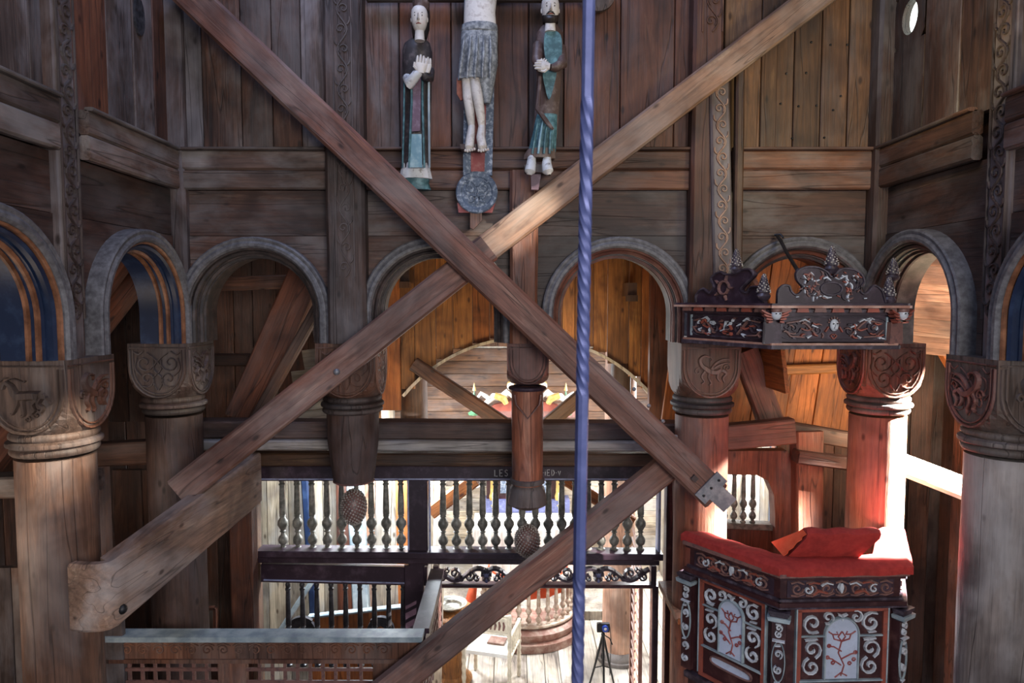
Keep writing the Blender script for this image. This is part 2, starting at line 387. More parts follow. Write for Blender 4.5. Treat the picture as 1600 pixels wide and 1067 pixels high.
b.inputs['Base Color'].default_value = (.8,.9,.85,1); b.inputs['Emission Color'].default_value = (.85,1,.92,1); b.inputs['Emission Strength'].default_value = 3.0
M['daylight'] = m
# ------------------------------------------------------------------ carving patterns
def spiral(cx, cy, r, a0, turns=1.25, d=1, n=14, r1=.12):
    return [(cx+r*(1-(1-r1)*i/n)*math.cos(a0+d*turns*2*PI*i/n), cy+r*(1-(1-r1)*i/n)*math.sin(a0+d*turns*2*PI*i/n)) for i in range(n+1)]
def vine(length, width, period, sw=.012):
    """wavy stem with curled side shoots; u along the length, v across"""
    out = []; n = int(length/period*10)
    out.append(([(length*i/n, width*.30*math.sin(2*PI*(length*i/n)/period)) for i in range(n+1)], sw))
    k = 0; u = period*.25
    while u < length-period*.2:
        s = 1 if k % 2 == 0 else -1
        out.append((spiral(u+period*.02, -s*width*.10, width*.34, s*PI*.75, 1.3, -s), sw*.85))
        out.append(([(u+period*.12, s*width*.3), (u+period*.2, s*width*.44), (u+period*.32, s*width*.46)], sw))
        u += period/2; k += 1
    return out
def knot(w, h, sw=.012, seed=0):
    """entangled stems filling a field w x h centred on 0,0"""
    r = random.Random(seed); out = []
    for s in (-1, 1):
        out.append((spiral(s*w*.26, h*.18, w*.20, PI/2+s*1.2, 1.35, s), sw))
        out.append((spiral(s*w*.22, -h*.20, w*.18, -PI/2+s*.6, 1.3, -s), sw))
        out.append(([(s*w*.02, -h*.46), (s*w*.10, -h*.2), (-s*w*.08, h*.05), (s*w*.06, h*.28), (s*w*.22, h*.42)], sw))
        out.append(([(s*w*.42, h*.30), (s*w*.46, h*.05), (s*w*.34, -h*.12)], sw*1.1))
        out.append(([(s*w*.28, h*.46), (s*w*.38, h*.38), (s*w*.48, h*.44)], sw*1.1))
    return out
def horse(w, h, flip=1):
    S = [([(-.30,.30),(-.34,.24),(-.36,.16)], [.05,.07,.04]),               # head
         ([(-.30,.30),(-.22,.22),(-.17,.08),(-.10,.0)], [.07,.10,.15,.18]),  # neck
         ([(-.12,.02),(.0,.03),(.12,.04),(.24,.02)], [.18,.17,.16,.20]),     # trunk
         ([(-.28,.34),(-.16,.36),(-.02,.30),(.02,.33)], .03),                # horn, ear
         ([(-.26,.38),(-.36,.36),(-.40,.30)], .025),
         ([(-.12,-.04),(-.14,-.16),(-.20,-.30),(-.24,-.32)], [.10,.06,.035,.05]),
         ([(-.05,-.05),(-.03,-.18),(-.02,-.33),(-.07,-.36)], [.09,.06,.035,.05]),
         ([(.25,.0),(.22,-.12),(.30,-.20),(.26,-.28)], [.13,.07,.045,.05]),
         ([(.20,-.03),(.12,-.14),(.16,-.24),(.10,-.30)], [.10,.06,.04,.05]),
         ([(.30,.08),(.36,.0),(.40,-.08),(.44,-.12)], [.03,.03,.025,.02])]
    out = [([(p[0]*w*flip, p[1]*h) for p in pts], ([x*w for x in wd] if isinstance(wd, list) else wd*w)) for pts, wd in S]
    out.append((spiral(.17*w*flip, -.33*h, .10*w, 0, 1.2, 1), .022*w)); out.append((spiral(.02*w*flip, -.42*h, .06*w, 1, 1.1, -1), .02*w))
    return out
def griffin(w, h, flip=1):
    S = [([(-.02,.36),(-.16,.40),(-.26,.30),(-.22,.14),(-.14,.06)], [.03,.06,.09,.12,.14]),
         ([(-.02,.36),(.02,.30),(-.02,.26)], .03),
         ([(-.16,.08),(-.04,-.02),(.10,-.05),(.22,.02)], [.14,.16,.13,.12]),
         ([(.0,.04),(.10,.20),(.24,.30),(.40,.32)], [.08,.07,.05,.03]), ([(.02,.02),(.16,.14),(.30,.20),(.42,.22)], [.06,.06,.04,.03]),
         ([(-.14,-.02),(-.22,-.16),(-.16,-.30),(-.22,-.36)], [.09,.05,.035,.04]), ([(-.04,-.06),(-.06,-.2),(.0,-.34),(-.05,-.40)], [.08,.05,.035,.04]),
         ([(.24,.02),(.34,-.08),(.26,-.20),(.30,-.32)], [.12,.07,.04,.04]), ([(.16,-.05),(.14,-.2),(.20,-.30)], [.08,.05,.03])]
    out = [([(p[0]*w*flip, p[1]*h) for p in pts], ([x*w for x in wd] if isinstance(wd, list) else wd*w)) for pts, wd in S]
    out.append((spiral(-.30*w*flip, -.02*h, .10*w, 0, 1.2, 1), .025*w)); out.append((spiral(.36*w*flip, .08*h, .09*w, PI, 1.2, -1), .025*w))
    return out
def carve(mb, strokes, m, h=.008, h0=0.0, du=0, dv=0):
    for pts, wd in strokes:
        hh = h
        if len(pts) < 8:
            if isinstance(wd, list):
                q = smooth([(x, 0) for x in range(len(wd))], 1); n0 = len(pts); pts = smooth(pts, 4); wd = [wd[min(int(i/4), n0-1)]*(1-(i % 4)/4)+wd[min(int(i/4)+1, n0-1)]*(i % 4)/4 for i in range(len(pts))]; hh = h+max(wd)*.22
            else: pts = smooth(pts, 4)
        mb.ribbon([(u+du, v+dv) for u, v in pts], wd, hh, m, h0)

# ------------------------------------------------------------------ columns
LX, RX = -2.42, 2.62
XS = [-2.42, -1.14, .11, 1.36, 2.62]
Y0, Y1, Y2 = 4.85, 3.58, 2.31
ZC = 4.19         # top of the capitals
def cushion(mb, c, hw, rs, top, H, n=48, edge=.0):
    rings = []
    for i in range(15):
        t = i/14; z = top-H*t
        if t < .42: wv = hw
        else: wv = hw*math.sqrt(max(0, 1-((t-.42)/.58)**2))
        Rc = math.hypot(wv, hw)
        if t > .985: Rc = hw
        ring = []
        for j in range(n):
            a = 2*PI*j/n; ca, sa = math.cos(a), math.sin(a)
            r = min(hw/max(abs(ca), abs(sa)), Rc+ (0 if t < .8 else (rs-hw)*((t-.8)/.2)))
            ring.append((c[0]+r*ca, c[1]+r*sa, z))
        rings.append(ring)
    mb.loft(rings)
def shield_rim(mb, m, hw, H, o=.03, wd=.016):
    for q, ww in ((0.0, wd), (.022, wd*.6)):
        a = hw-.018-q; v1 = -H*.42; b = H*.55-q
        pts = [(-a, -.045), (-a, v1*.6), (-a, v1)]+[(-a*math.cos(PI*i/16), v1-b*math.sin(PI*i/16)) for i in range(1, 16)]+[(a, v1), (a, v1*.6), (a, -.045)]
        mb.ribbon(pts, [ww]*len(pts), .010, m)
    mb.ribbon([(-hw+.01, -.03), (0, -.03), (hw-.01, -.03)], [.010]*3, .006, m)
def column(name, x, y, label, ms, mc, faces, zb=0.0, hw=.205, rs=.19, H=.38, mring=None, group=None, lean=0.0):
    root = thing(name, (x, y, zb), label, 'column', group)
    n = 36; mb = MB(); rings = []
    zt = ZC-H-.14
    K = 14
    for i in range(K+1):
        z = zb+(zt-zb)*i/K; r = rs*(1.03-.05*i/K)
        rings.append([(x+(r+.004*noise.noise(V((math.cos(2*PI*j/n)*2+x, math.sin(2*PI*j/n)*2, z*1.2))))*math.cos(2*PI*j/n),
                       y+(r+.004*noise.noise(V((math.cos(2*PI*j/n)*2+x, math.sin(2*PI*j/n)*2+9, z*1.2))))*math.sin(2*PI*j/n), z) for j in range(n)])
    mb.loft(rings).obj('shaft', ms, root, True)
    mb = MB(); cushion(mb, (x, y), hw, rs, ZC, H)
    cap = mb.obj('capital', mc, root)
    z0 = ZC-H
    for k in range(3):
        rr = MB(); zc = z0-.02-.04*k; q = (.012, .026, .010)[k]
        rr.lathe([(rs-.02, zc-.022), (rs+q*.5, zc-.020), (rs+q+.004, zc-.010), (rs+q+.006, zc), (rs+q+.004, zc+.010), (rs+q*.5, zc+.02), (rs-.02, zc+.022)], 36, (x, y, 0), False)
        rr.obj('neck_ring', mring or mc, root, True)
    for (N, kind, mcv) in faces:
        N = V(N); U = V((0,0,1)).cross(N); m = plane(V((x, y, ZC))+N*hw, U, (0,0,1), N)
        r = MB(); shield_rim(r, m, hw, H)
        st = {'horse': horse(.30, .26), 'griffin': griffin(.30, .25), 'knot': knot(.33, .29, .011, 1), 'knot2': knot(.36, .30, .015, 4), 'beast': griffin(.30, .27, -1)}[kind]
        carve(r, st, m, .013, 0, 0, -.185)
        if kind == 'beast': carve(r, knot(.34, .28, .007), m, .005, 0, 0, -.18)
        r.obj('carved_shield', mcv, cap)
    return root
A = (0,-1,0)
column('nave_column', LX, Y1, 'stout wooden column with a horned animal carved on its shield capital, foreground left', M['column'], M['capital'], [(A, 'horse', M['capital']), ((1,0,0), 'griffin', M['capitalwarm'])])
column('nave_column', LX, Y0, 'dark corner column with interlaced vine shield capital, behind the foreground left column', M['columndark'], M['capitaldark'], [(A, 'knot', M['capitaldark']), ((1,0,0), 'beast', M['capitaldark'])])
column('nave_column', XS[3], Y0, 'full height column at the left end of the pulpit, iron-strapped brace foot on it', M['columnred'], M['capitalwarm'], [(A, 'griffin', M['capitalwarm'])], mring=M['capitaldark'])
column('nave_column', RX, Y0, 'sunlit reddish corner column rising behind the right end of the pulpit', M['columnwarm'], M['capitalwarm'], [(A, 'knot2', M['capitalwarm']), ((-1,0,0), 'beast', M['capitalred'])], mring=M['capital'])
column('nave_column', RX, Y1, 'stout grey column cut by the right edge of the picture, red carved shield', M['columngrey'], M['capital'], [(A, 'griffin', M['capital']), ((-1,0,0), 'beast', M['capitalred'])])
for sx, nm in ((LX, 'left'), (RX, 'right')):
    column('nave_column', sx, Y2, 'wooden column of the %s arcade nearest the viewer' % nm, M['column'], M['capital'], [])

def pinecone(parent, c, rx, rz, mat):
    core = MB(); core.ball(c, rx, 16, 12, (1, 1, rz/rx)); core.obj('cone_core', M['carvebrown'], parent, True)
    b = MB(); N = 290
    for i in range(N):
        t = (i+.5)/N; z = 1-2*t; a = i*2.39996; q = math.sqrt(1-z*z)
        p = V((q*math.cos(a)*rx, q*math.sin(a)*rx, -z*rz)); b.ball(V(c)+p*1.04, rx*.082, 6, 5)
    return tag(b.obj('cone_scales', mat, parent), kind='stuff')
# the two cut-off columns that hang from the arcade
x = XS[1]
r1 = thing('pendant_column', (x, Y0, 3.05), 'cut-off column with vine-carved shield ending in a pinecone, left of centre', 'column')
mb = MB(); cushion(mb, (x, Y0), .205, .19, ZC, .38); cap = mb.obj('capital', M['capitalwarm'], r1)
for N in (A, (1,0,0)):
    N = V(N); m_ = plane(V((x, Y0, ZC))+N*.205, V((0,0,1)).cross(N), (0,0,1), N); r = MB(); shield_rim(r, m_, .205, .38)
    carve(r, knot(.33, .29, .011, 2), m_, .008, 0, 0, -.185); r.obj('carved_shield', M['capitalwarm'], cap)
for k in range(3):
    zc = ZC-.40-.04*k; q = (.012, .026, .016)[k]
    MB().lathe([(.17, zc-.022), (.19+q*.5, zc-.02), (.19+q+.004, zc-.01), (.19+q+.006, zc), (.19+q+.004, zc+.01), (.19+q*.5, zc+.02), (.17, zc+.022)], 36, (x, Y0, 0), False).obj('neck_ring', M['capitaldark'], r1, True)
zb = P(551, 760, 4.7).z
MB().lathe([(.05, zb-.012), (.10, zb-.010), (.135, zb), (.145, zb+.02), (.155, zb+.09), (.168, zb+.2), (.180, ZC-.7), (.184, ZC-.5)], 36, (x, Y0, 0)).obj('shaft', M['columndark'], r1, True)
MB().lathe([(.138, zb-.004), (.148, zb+.003), (.138, zb+.012)], 32, (x, Y0, 0), False).obj('rim', M['carvebrown'], r1, True)
pinecone(r1, (x, Y0-.02, P(0, 792, 4.83).z), .088, .125, M['pinecone'])
x = XS[2]
r2 = thing('pendant_column', (x, Y0, 2.9), 'slim cut-off column with cup-shaped foot and pinecone, in the centre', 'column')
mb = MB(); cushion(mb, (x, Y0-.02), .145, .115, ZC+.0, .29); cap = mb.obj('capital', M['capitalred'], r2)
m_ = plane((x, Y0-.02-.145, ZC), (1,0,0), (0,0,1), (0,-1,0)); r = MB(); shield_rim(r, m_, .145, .29, wd=.011); r.obj('carved_shield', M['capitalred'], cap)
MB().lathe([(.10, 3.845), (.132, 3.85), (.138, 3.86), (.132, 3.872), (.10, 3.88)], 28, (x, Y0-.02, 0), False).obj('neck_ring', M['purple'], r2, True)
m_ = plane((x, Y0-.02-.114, 3.83), (1,0,0), (0,0,1), (0,-1,0)); r = MB()
r.ribbon([(-.09, .0), (-.08, -.07), (-.04, -.12), (0, -.17), (.04, -.12), (.08, -.07), (.09, 0)], [.012]*7, .012, m_); r.obj('carved_leaf_collar', M['capitalred'], cap)
zb = P(821, 758, 4.72).z
MB().lathe([(.110, zb-.02), (.112, zb+.2), (.113, 3.6), (.114, 3.86)], 28, (x, Y0-.02, 0)).obj('shaft', M['columnred'], r2, True)
MB().lathe([(.06, zb-.20), (.10, zb-.185), (.138, zb-.165), (.143, zb-.155), (.138, zb-.145), (.134, zb-.10), (.125, zb-.05), (.108, zb-.025), (.105, zb-.015), (.124, zb-.008), (.124, zb+.018), (.112, zb+.025)], 32, (x, Y0-.02, 0)).obj('cup_foot', M['capitaldark'], r2, True)
pinecone(r2, (x, Y0-.03, P(0, 845, 4.82).z), .086, .115, M['pinecone'])

# ------------------------------------------------------------------ nave walls
def arch(o, U, N, label, mo, mi, ms, mr, depth=.34, Ro=.53, group=None):
    """stilted round arch; o = middle of the springing on the wall face"""
    U, N = V(U), V(N); m = plane(o, U, (0,0,1), N); c = .20
    root = thing('arch', tuple(o), label, 'arch', group)
    def sweep(prof, name, mat, n=26, sm=True):
        rings = []
        path = [(-1, 0.0), (-1, c*.5)]+[('a', PI-PI*i/n) for i in range(n+1)]+[(1, c*.5), (1, 0.0)]
        for a, q in path:
            ring = []
            for (r, h) in prof:
                if a == 'a': ring.append(m(r*math.cos(q), c+r*math.sin(q), h))
                else: ring.append(m(a*r, q, h))
            rings.append(ring)
        return MB().loft(rings).obj(name, mat, root, sm)
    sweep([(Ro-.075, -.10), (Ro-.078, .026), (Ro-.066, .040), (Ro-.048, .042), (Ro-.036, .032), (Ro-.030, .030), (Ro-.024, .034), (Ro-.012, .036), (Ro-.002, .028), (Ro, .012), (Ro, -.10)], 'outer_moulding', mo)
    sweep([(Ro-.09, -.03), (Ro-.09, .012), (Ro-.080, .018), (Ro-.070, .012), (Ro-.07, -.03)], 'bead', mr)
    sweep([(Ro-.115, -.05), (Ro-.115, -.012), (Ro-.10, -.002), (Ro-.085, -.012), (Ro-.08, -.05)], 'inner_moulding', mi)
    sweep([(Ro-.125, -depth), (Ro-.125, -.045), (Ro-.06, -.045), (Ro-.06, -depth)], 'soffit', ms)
    for hh in (-.075, -.125):
        sweep([(Ro-.120, hh-.014), (Ro-.142, hh-.008), (Ro-.142, hh+.008), (Ro-.120, hh+.014)], 'ridge', mr)
    return root
def spandrel(parent, o, U, N, hw, top, mat, Ro=.50, c=.20, th=.08, split=.48):
    """panel above an arch in two horizontal boards"""
    U, N = V(U), V(N); m = plane(o, U, (0,0,1), N)
    n = 24
    arc = [(Ro*math.cos(PI-PI*i/n), c+Ro*math.sin(PI-PI*i/n)) for i in range(n+1)]
    sp = c+Ro+.035
    low = [(-hw, 0), (-Ro, 0)]+arc+[(Ro, 0), (hw, 0), (hw, sp), (-hw, sp)]
    MB().prism(low, m, -th, 0).obj('plank', mat, parent)
    mb = MB().prism([(-hw, sp+.004), (hw, sp+.004), (hw, top), (-hw, top)], m, -th-.004, -.006); mb.obj('plank', mat, parent)
ZB0, ZB1 = 5.235, 5.50       # band
YW = 4.74
wall = thing('wall_back', (0, YW, 4.19), kind='structure')
wl = thing('wall_left', (LX+.11, 3, 4.19), kind='structure')
wr = thing('wall_right', (RX-.11, 3, 4.19), kind='structure')
for i in range(4):
    xc = (XS[i]+XS[i+1])/2
    spandrel(wall, (xc, YW, ZC), (1,0,0), (0,-1,0), (XS[i+1]-XS[i])/2-.05, ZB0-ZC, M['spandrel'])
    lab = ['round arch left of the vine-carved wall post, dark aisle behind it', 'round arch under the crossing of the two braces', 'round arch right of the centre, crossed by the hanging iron rod', 'round arch half hidden by the pulpit canopy'][i]
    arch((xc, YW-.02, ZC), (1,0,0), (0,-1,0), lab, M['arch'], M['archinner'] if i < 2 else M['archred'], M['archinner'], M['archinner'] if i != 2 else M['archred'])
for (wx, wo, N, side, U) in ((LX+.11, wl, (1,0,0), 'left', (0,1,0)), (RX-.11, wr, (-1,0,0), 'right', (0,-1,0))):
    for j, (ya, yb) in enumerate(((Y1, Y0), (Y2, Y1))):
        yc = (ya+yb)/2
        spandrel(wo, (wx, yc, ZC), U, N, .575, ZB0-ZC, M['spandrely'])
        lab = {('left',0): 'blue-lined arch of the left wall with orange ridges, narrowest in view', ('left',1): 'large blue-lined arch cut by the left edge of the picture',
               ('right',0): 'arch of the right wall showing sunlit pink roof boards', ('right',1): 'blue-lined arch cut by the right edge of the picture'}[(side, j)]
        nv = not (side == 'right' and j == 0)
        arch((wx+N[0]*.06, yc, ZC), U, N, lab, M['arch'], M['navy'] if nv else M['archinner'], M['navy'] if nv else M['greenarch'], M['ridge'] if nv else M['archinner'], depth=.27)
# horizontal bands
def band(x0, x1, mat):
    timber('band_board', (x0, YW-.03, (ZB0+ZB1)/2+.065), (x1, YW-.03, (ZB0+ZB1)/2+.065), .05, .128, mat, wall, (0,1,0), 4, .003)
    timber('band_board', (x0, YW-.025, (ZB0+ZB1)/2-.066), (x1, YW-.025, (ZB0+ZB1)/2-.066), .05, .132, mat, wall, (0,1,0), 4, .003)
    timber('band_ledge', (x0, YW-.06, ZB1+.004), (x1, YW-.06, ZB1+.004), .05, .02, mat, wall, (0,1,0), 4, .002)
band(XS[0]+.16, XS[1]-.12, M['band']); band(XS[1]+.12, XS[3]-.13, M['bandred']); band(XS[3]+.13, XS[4]-.12, M['bandred'])
for wx, wo, s, mt in ((LX+.11, wl, 1, M['band']), (RX-.11, wr, -1, M['wall'])):
    for (ya, yb) in ((Y1+.12, Y0-.1), (Y2+.12, Y1-.12)):
        for k in range(2):
            z = ZB0+.066+.132*k
            timber('band_board', (wx+s*.03, ya, z), (wx+s*.03, yb, z), .06, .13, mt, wo, (1,0,0), 4, .003)
        timber('band_ledge', (wx+s*.06, ya, ZB1+.004), (wx+s*.06, yb, ZB1+.004), .05, .02, mt, wo, (1,0,0), 4, .002)
# upright wall boards above the band
ZT = 7.9
planks(wall, (XS[0]+.12, YW+.03, ZB1), (1,0,0), (0,0,1), XS[1]-XS[0]-.2, ZT-ZB1, .26, .05, [M['wallgrey'], M['wallgrey'], M['wall']])
planks(wall, (XS[1]+.08, YW+.03, ZB1), (1,0,0), (0,0,1), XS[3]-XS[1]-.16, ZT-ZB1, .30, .05, [M['wallred'], M['wall'], M['wallred']])
planks(wall, (XS[3]+.08, YW+.03, ZB1), (1,0,0), (0,0,1), XS[4]-XS[3]-.16, ZT-ZB1, .20, .05, [M['wallgold']])
for (ya, yb) in ((Y1, Y0), (Y2, Y1)):
    planks(wl, (LX+.07, ya+.1, ZB1), (0,1,0), (0,0,1), 1.09, ZT-ZB1, .27, .05, [M['wallred'], M['wallgrey'], M['wall']] if ya == Y1 else [M['wallgrey']])
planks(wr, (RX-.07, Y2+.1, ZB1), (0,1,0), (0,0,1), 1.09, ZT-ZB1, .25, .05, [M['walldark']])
# right wall bay with the round light hole
hp = P(1425, 27, 0.001); k = (RX-.09)/hp.x; hole = V((hp.x*k, hp.y*k, CZ+(hp.z-CZ)*k))
pl = [(Y1+.1, hole.y-.17), (hole.y-.165, hole.y+.165), (hole.y+.17, Y0-.06)]
for (ya, yb) in pl:
    if yb-ya < .05: continue
    if ya < hole.y < yb:
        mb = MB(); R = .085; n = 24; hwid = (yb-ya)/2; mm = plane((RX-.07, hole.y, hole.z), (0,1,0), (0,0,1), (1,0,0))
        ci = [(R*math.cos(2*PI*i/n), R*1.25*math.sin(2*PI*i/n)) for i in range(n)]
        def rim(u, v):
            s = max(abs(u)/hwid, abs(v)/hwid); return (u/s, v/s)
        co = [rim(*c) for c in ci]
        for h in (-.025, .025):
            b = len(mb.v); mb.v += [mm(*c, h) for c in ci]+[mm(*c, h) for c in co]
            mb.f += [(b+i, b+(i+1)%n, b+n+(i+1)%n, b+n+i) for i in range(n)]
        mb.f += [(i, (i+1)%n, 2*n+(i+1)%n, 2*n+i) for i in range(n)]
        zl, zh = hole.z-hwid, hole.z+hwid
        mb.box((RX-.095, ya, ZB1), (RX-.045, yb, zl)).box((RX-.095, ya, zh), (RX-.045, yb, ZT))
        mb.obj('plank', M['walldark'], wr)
    else:
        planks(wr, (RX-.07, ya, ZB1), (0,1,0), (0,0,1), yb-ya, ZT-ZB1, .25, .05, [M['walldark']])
MB().prism([(.12*math.cos(2*PI*i/24), .16*math.sin(2*PI*i/24)) for i in range(24)], plane((RX-.04, hole.y+.03, hole.z), (0,1,0), (0,0,1), (1,0,0)), 0, .01).obj('window_1', M['daylight'])
tag(bpy.data.objects['window_1'], kind='structure')
# dark knot hole of the left wall
hp = P(218, 26, 0.001); k = (LX+.10)/hp.x; hl = V((LX+.10, hp.y*k, CZ+(hp.z-CZ)*k))
mb = MB(); mm = plane(hl, (0,1,0), (0,0,1), (1,0,0))
mb.prism([(.055*math.cos(2*PI*i/16), .115*math.sin(2*PI*i/16)) for i in range(16)], mm, -.02, .012)
mb.obj('hole_plug', M['balusterdark'], wl)
# back face closing so that no light passes between boards
MB().box((XS[0], YW+.09, ZB0-.05), (XS[4], YW+.16, ZT)).obj('backing', M['wall'], wall)
MB().box((LX-.06, 2.2, ZB0-.05), (LX+.02, 4.9, ZT)).obj('backing', M['wall'], wl)
MB().box((RX+.03, 2.2, ZB0-.05), (RX+.10, hole.y-.16, ZT)).box((RX+.03, hole.y+.2, ZB0-.05), (RX+.10, 4.9, ZT)).box((RX+.03, hole.y-.16, ZB0-.05), (RX+.10, hole.y+.2, hole.z-.2)).box((RX+.03, hole.y-.16, hole.z+.2), (RX+.10, hole.y+.2, ZT)).obj('backing', M['wall'], wr)
ceil = MB().box((LX-.2, 2.0, ZT+.9), (RX+.2, 5.1, ZT+1.0)).obj('ceiling', M['wall']); tag(ceil, kind='structure')

def post(x, w, z0, z1, label, strips=(), mat=None, y=None, wx=None, dep=.14):
    y = YW-.05 if y is None else y
    root = thing('wall_post', (x, y, z0), label, 'post')
    timber('stave', (x, y, z0), (x, y, z1), w, dep, mat or M['post'], root, (1,0,0), 12, .005, .02)
    for (dx, sw, za, zb_, per) in strips:
        m_ = plane((x+dx, y-dep/2+.001, za), (0,0,1), (1,0,0), (0,-1,0)); mb = MB()
        carve(mb, vine(zb_-za, sw, per, .013), m_, .009)
        for s in (-1, 1): mb.ribbon([(0, s*sw*.55), ((zb_-za)/2, s*sw*.55), (zb_-za, s*sw*.55)], [.012]*3, .008, m_)
        mb.obj('carved_vine', M['capitaldark'] if mat is None else M['capitalwarm'], root)
    return root
post(XS[0]+.10, .20, ZC, ZT, 'dark wall post in the left corner above the vine-carved capital', y=YW+.01)
post(XS[1]+.02, .26, ZC, ZT, 'wall post with vine carving, left of the hanging statues', [(-.0, .11, ZC+.45, ZT-.3, .26)])
post(XS[2]-.03, .19, ZC, ZB0+.12, 'short plain wall post between the two middle arches', mat=M['wallred'], dep=.12)
post(XS[3]-.06, .20, ZC, ZT, 'wall post right of the iron rod with carved panel at its top', [(.02, .12, ZB1+.75, ZT-.2, .26)], mat=M['wallred'])
rp = thing('carved_batten', (XS[3]+.07, YW-.12, ZC+.3), 'narrow batten with pale vine carving beneath the right-hand brace', 'post')
timber('stave', (XS[3]+.06, YW-.12, ZC+.45), (XS[3]+.005, YW-.12, 6.02), .13, .05, M['post'], rp, (1,0,0), 8, .003)
m_ = plane((XS[3]+.06, YW-.146, ZC+.45), ((-.055)/1.38, 0, 1), (1,0,0), (0,-1,0)); mb = MB(); carve(mb, vine(1.36, .10, .21, .014), m_, .009); mb.obj('carved_vine', M['beamlight'], rp)
timber('edge_batten', (XS[3]+.155, YW-.12, ZC+.4), (XS[3]+.145, YW-.12, 6.05), .055, .07, M['wallgold'], rp, (1,0,0), 8, .003)
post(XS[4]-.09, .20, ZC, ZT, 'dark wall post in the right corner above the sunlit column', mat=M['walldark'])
def spost(x, y, s, label):
    root = thing('wall_post', (x, y, ZC), label, 'post')
    timber('stave', (x, y, ZC), (x, y, ZT), .15, .15, M['post'], root, (1,0,0), 12, .004, .02)
    m_ = plane((x+s*.076, y-.0, ZC+.2), (0,0,1), (0,1,0), (s,0,0)); mb = MB()
    carve(mb, vine(ZT-ZC-.4, .125, .20, .014), m_, .010)
    for q in (-.066, .066): mb.ribbon([(0, q), (1.7, q), (ZT-ZC-.4, q)], [.010]*3, .009, m_)
    mb.obj('carved_vine', M['capitaldark'], root)
spost(LX+.085, Y1-.04, 1, 'vine-edged wall post standing on the horned animal capital')
spost(RX-.06, Y1-.04, -1, 'vine-edged wall post standing on the capital at the right edge')
spost(LX+.085, Y2-.04, 1, 'wall post of the left arcade nearest the viewer'); spost(RX-.06, Y2-.04, -1, 'wall post of the right arcade nearest the viewer')

# ------------------------------------------------------------------ braces
def dbeam(name, p0, p1, w, d, mat, label, roll=(0,1,0), **k):
    o = timber(name, p0, p1, d, w, mat, None, roll, **k); tag(o, label, 'beam'); return o
BA = thing('diagonal_brace', tuple(P(1115, 770, 4.46)), 'long reddish brace from top left down to the iron-strapped column', 'beam')
timber('timber', P(275, -30, 4.55), P(1118, 772, 4.46), .14, .205, M['beam'], BA, (0,1,0), 0, .004, .018)
# bolts along its upper edge
for (px, py) in ((985, 612), (1008, 638), (1030, 662), (1050, 686)):
    MB().ball(P(px+8, py-4, 4.46), .014, 8, 6).obj('bolt', M['plate'], BA, True)
st = thing('iron_strap', tuple(P(1115, 765, 4.5)), 'iron strap clasping the foot of the long brace to the column', 'strap')
c = P(1113, 762, 4.375); ax = (P(1118,772,4.46)-P(275,-30,4.55)).normalized(); nn = V((0,-1,0)); pe = ax.cross(nn).normalized()
MB().obox(c, ax, pe, nn, .045, .105, .008).obj('front_plate', M['plate'], st)
MB().obox(c+ax*.10+nn*-.02, ax, pe, nn, .08, .06, .006).obj('foot_plate', M['plate'], st)
for q in (-.07, .0, .07): MB().ball(c+pe*q+nn*.008, .010, 8, 5).obj('nail', M['darkiron'], st, True)
MB().obox(c-ax*.12+pe*.03, ax, pe, nn, .018, .018, .012).obj('wooden_peg', M['capitaldark'], BA)
BB = thing('diagonal_brace', tuple(P(285, 775, 4.0)), 'long pale brace from top right passing behind the other down to the left tie timber', 'beam')
timber('timber', P(1330, -45, 4.62), P(745, 402, 4.60), .11, .185, M['beamlight'], BB, (0,1,0), 0, .004, .015)
timber('timber', P(765, 388, 4.60), P(283, 768, 4.28), .12, .19, M['beam'], BB, (0,1,0), 0, .004, .015)
MB().ball(P(528, 581, 4.37), .022, 10, 6).obj('bolt', M['plate'], BB, True)
BC = thing('diagonal_brace', tuple(P(1050, 725, 4.5)), 'dark lower brace crossing in front of the chancel screen', 'beam')
o = timber('timber', P(1075, 705, 4.60), P(560, 1115, 4.15), .12, .175, M['beam'], BC, (0,1,0), 0, .004, .015)
# left tie timber that clasps the column
tl = thing('tie_timber', tuple(P(165, 960, 3.4)), 'thick pale timber clasping the foreground left column, running back to the dark corner', 'beam')
pth = [(-2.20,3.30),(-2.12,3.285),(-2.05,3.29),(-2.005,3.315),(-1.985,3.36),(-1.98,3.45)]+[(-1.98+.08*i/9, 3.45+1.65*i/9) for i in range(1, 10)]
mb = MB(); rings = []
for i, (x_, y_) in enumerate(pth):
    a_, b_ = pth[max(i-1, 0)], pth[min(i+1, len(pth)-1)]; d = V((b_[0]-a_[0], b_[1]-a_[1], 0)).normalized(); n_ = V((-d.y, d.x, 0)); w_ = .10 if i > 3 else .05
    t = max(0, (y_-3.3)/1.8); zb_, zt_ = 2.84+.11*t, 3.185+.15*t; q = noise.noise(V((t*6, 2, 1)))*.012; o_ = V((x_, y_, 0)); i_ = o_+n_*w_
    rings.append([o_+V((0,0,zb_+q+.015)), o_+V((0,0,zt_-.015)), o_+n_*.012+V((0,0,zt_+q*.5)), i_+V((0,0,zt_+q*.5)), i_+V((0,0,zb_+q)), o_+n_*.012+V((0,0,zb_+q))])
mb.loft(rings); mb.obj('timber', M['beamlighty'], tl, True)
MB().ball((-1.984, 3.38, 2.92), .026, 10, 6).obj('bolt', M['darkiron'], tl, True)
# white sunlit strut at the right
o = timber('aisle_strut', P(1388, 716, 5.0), P(1570, 787, 4.66), .06, .20, M['pale'], None, (0,-.6,.8), 0, .003); tag(o, 'sunlit pale strut between the sunny corner column and the right edge column', 'beam')

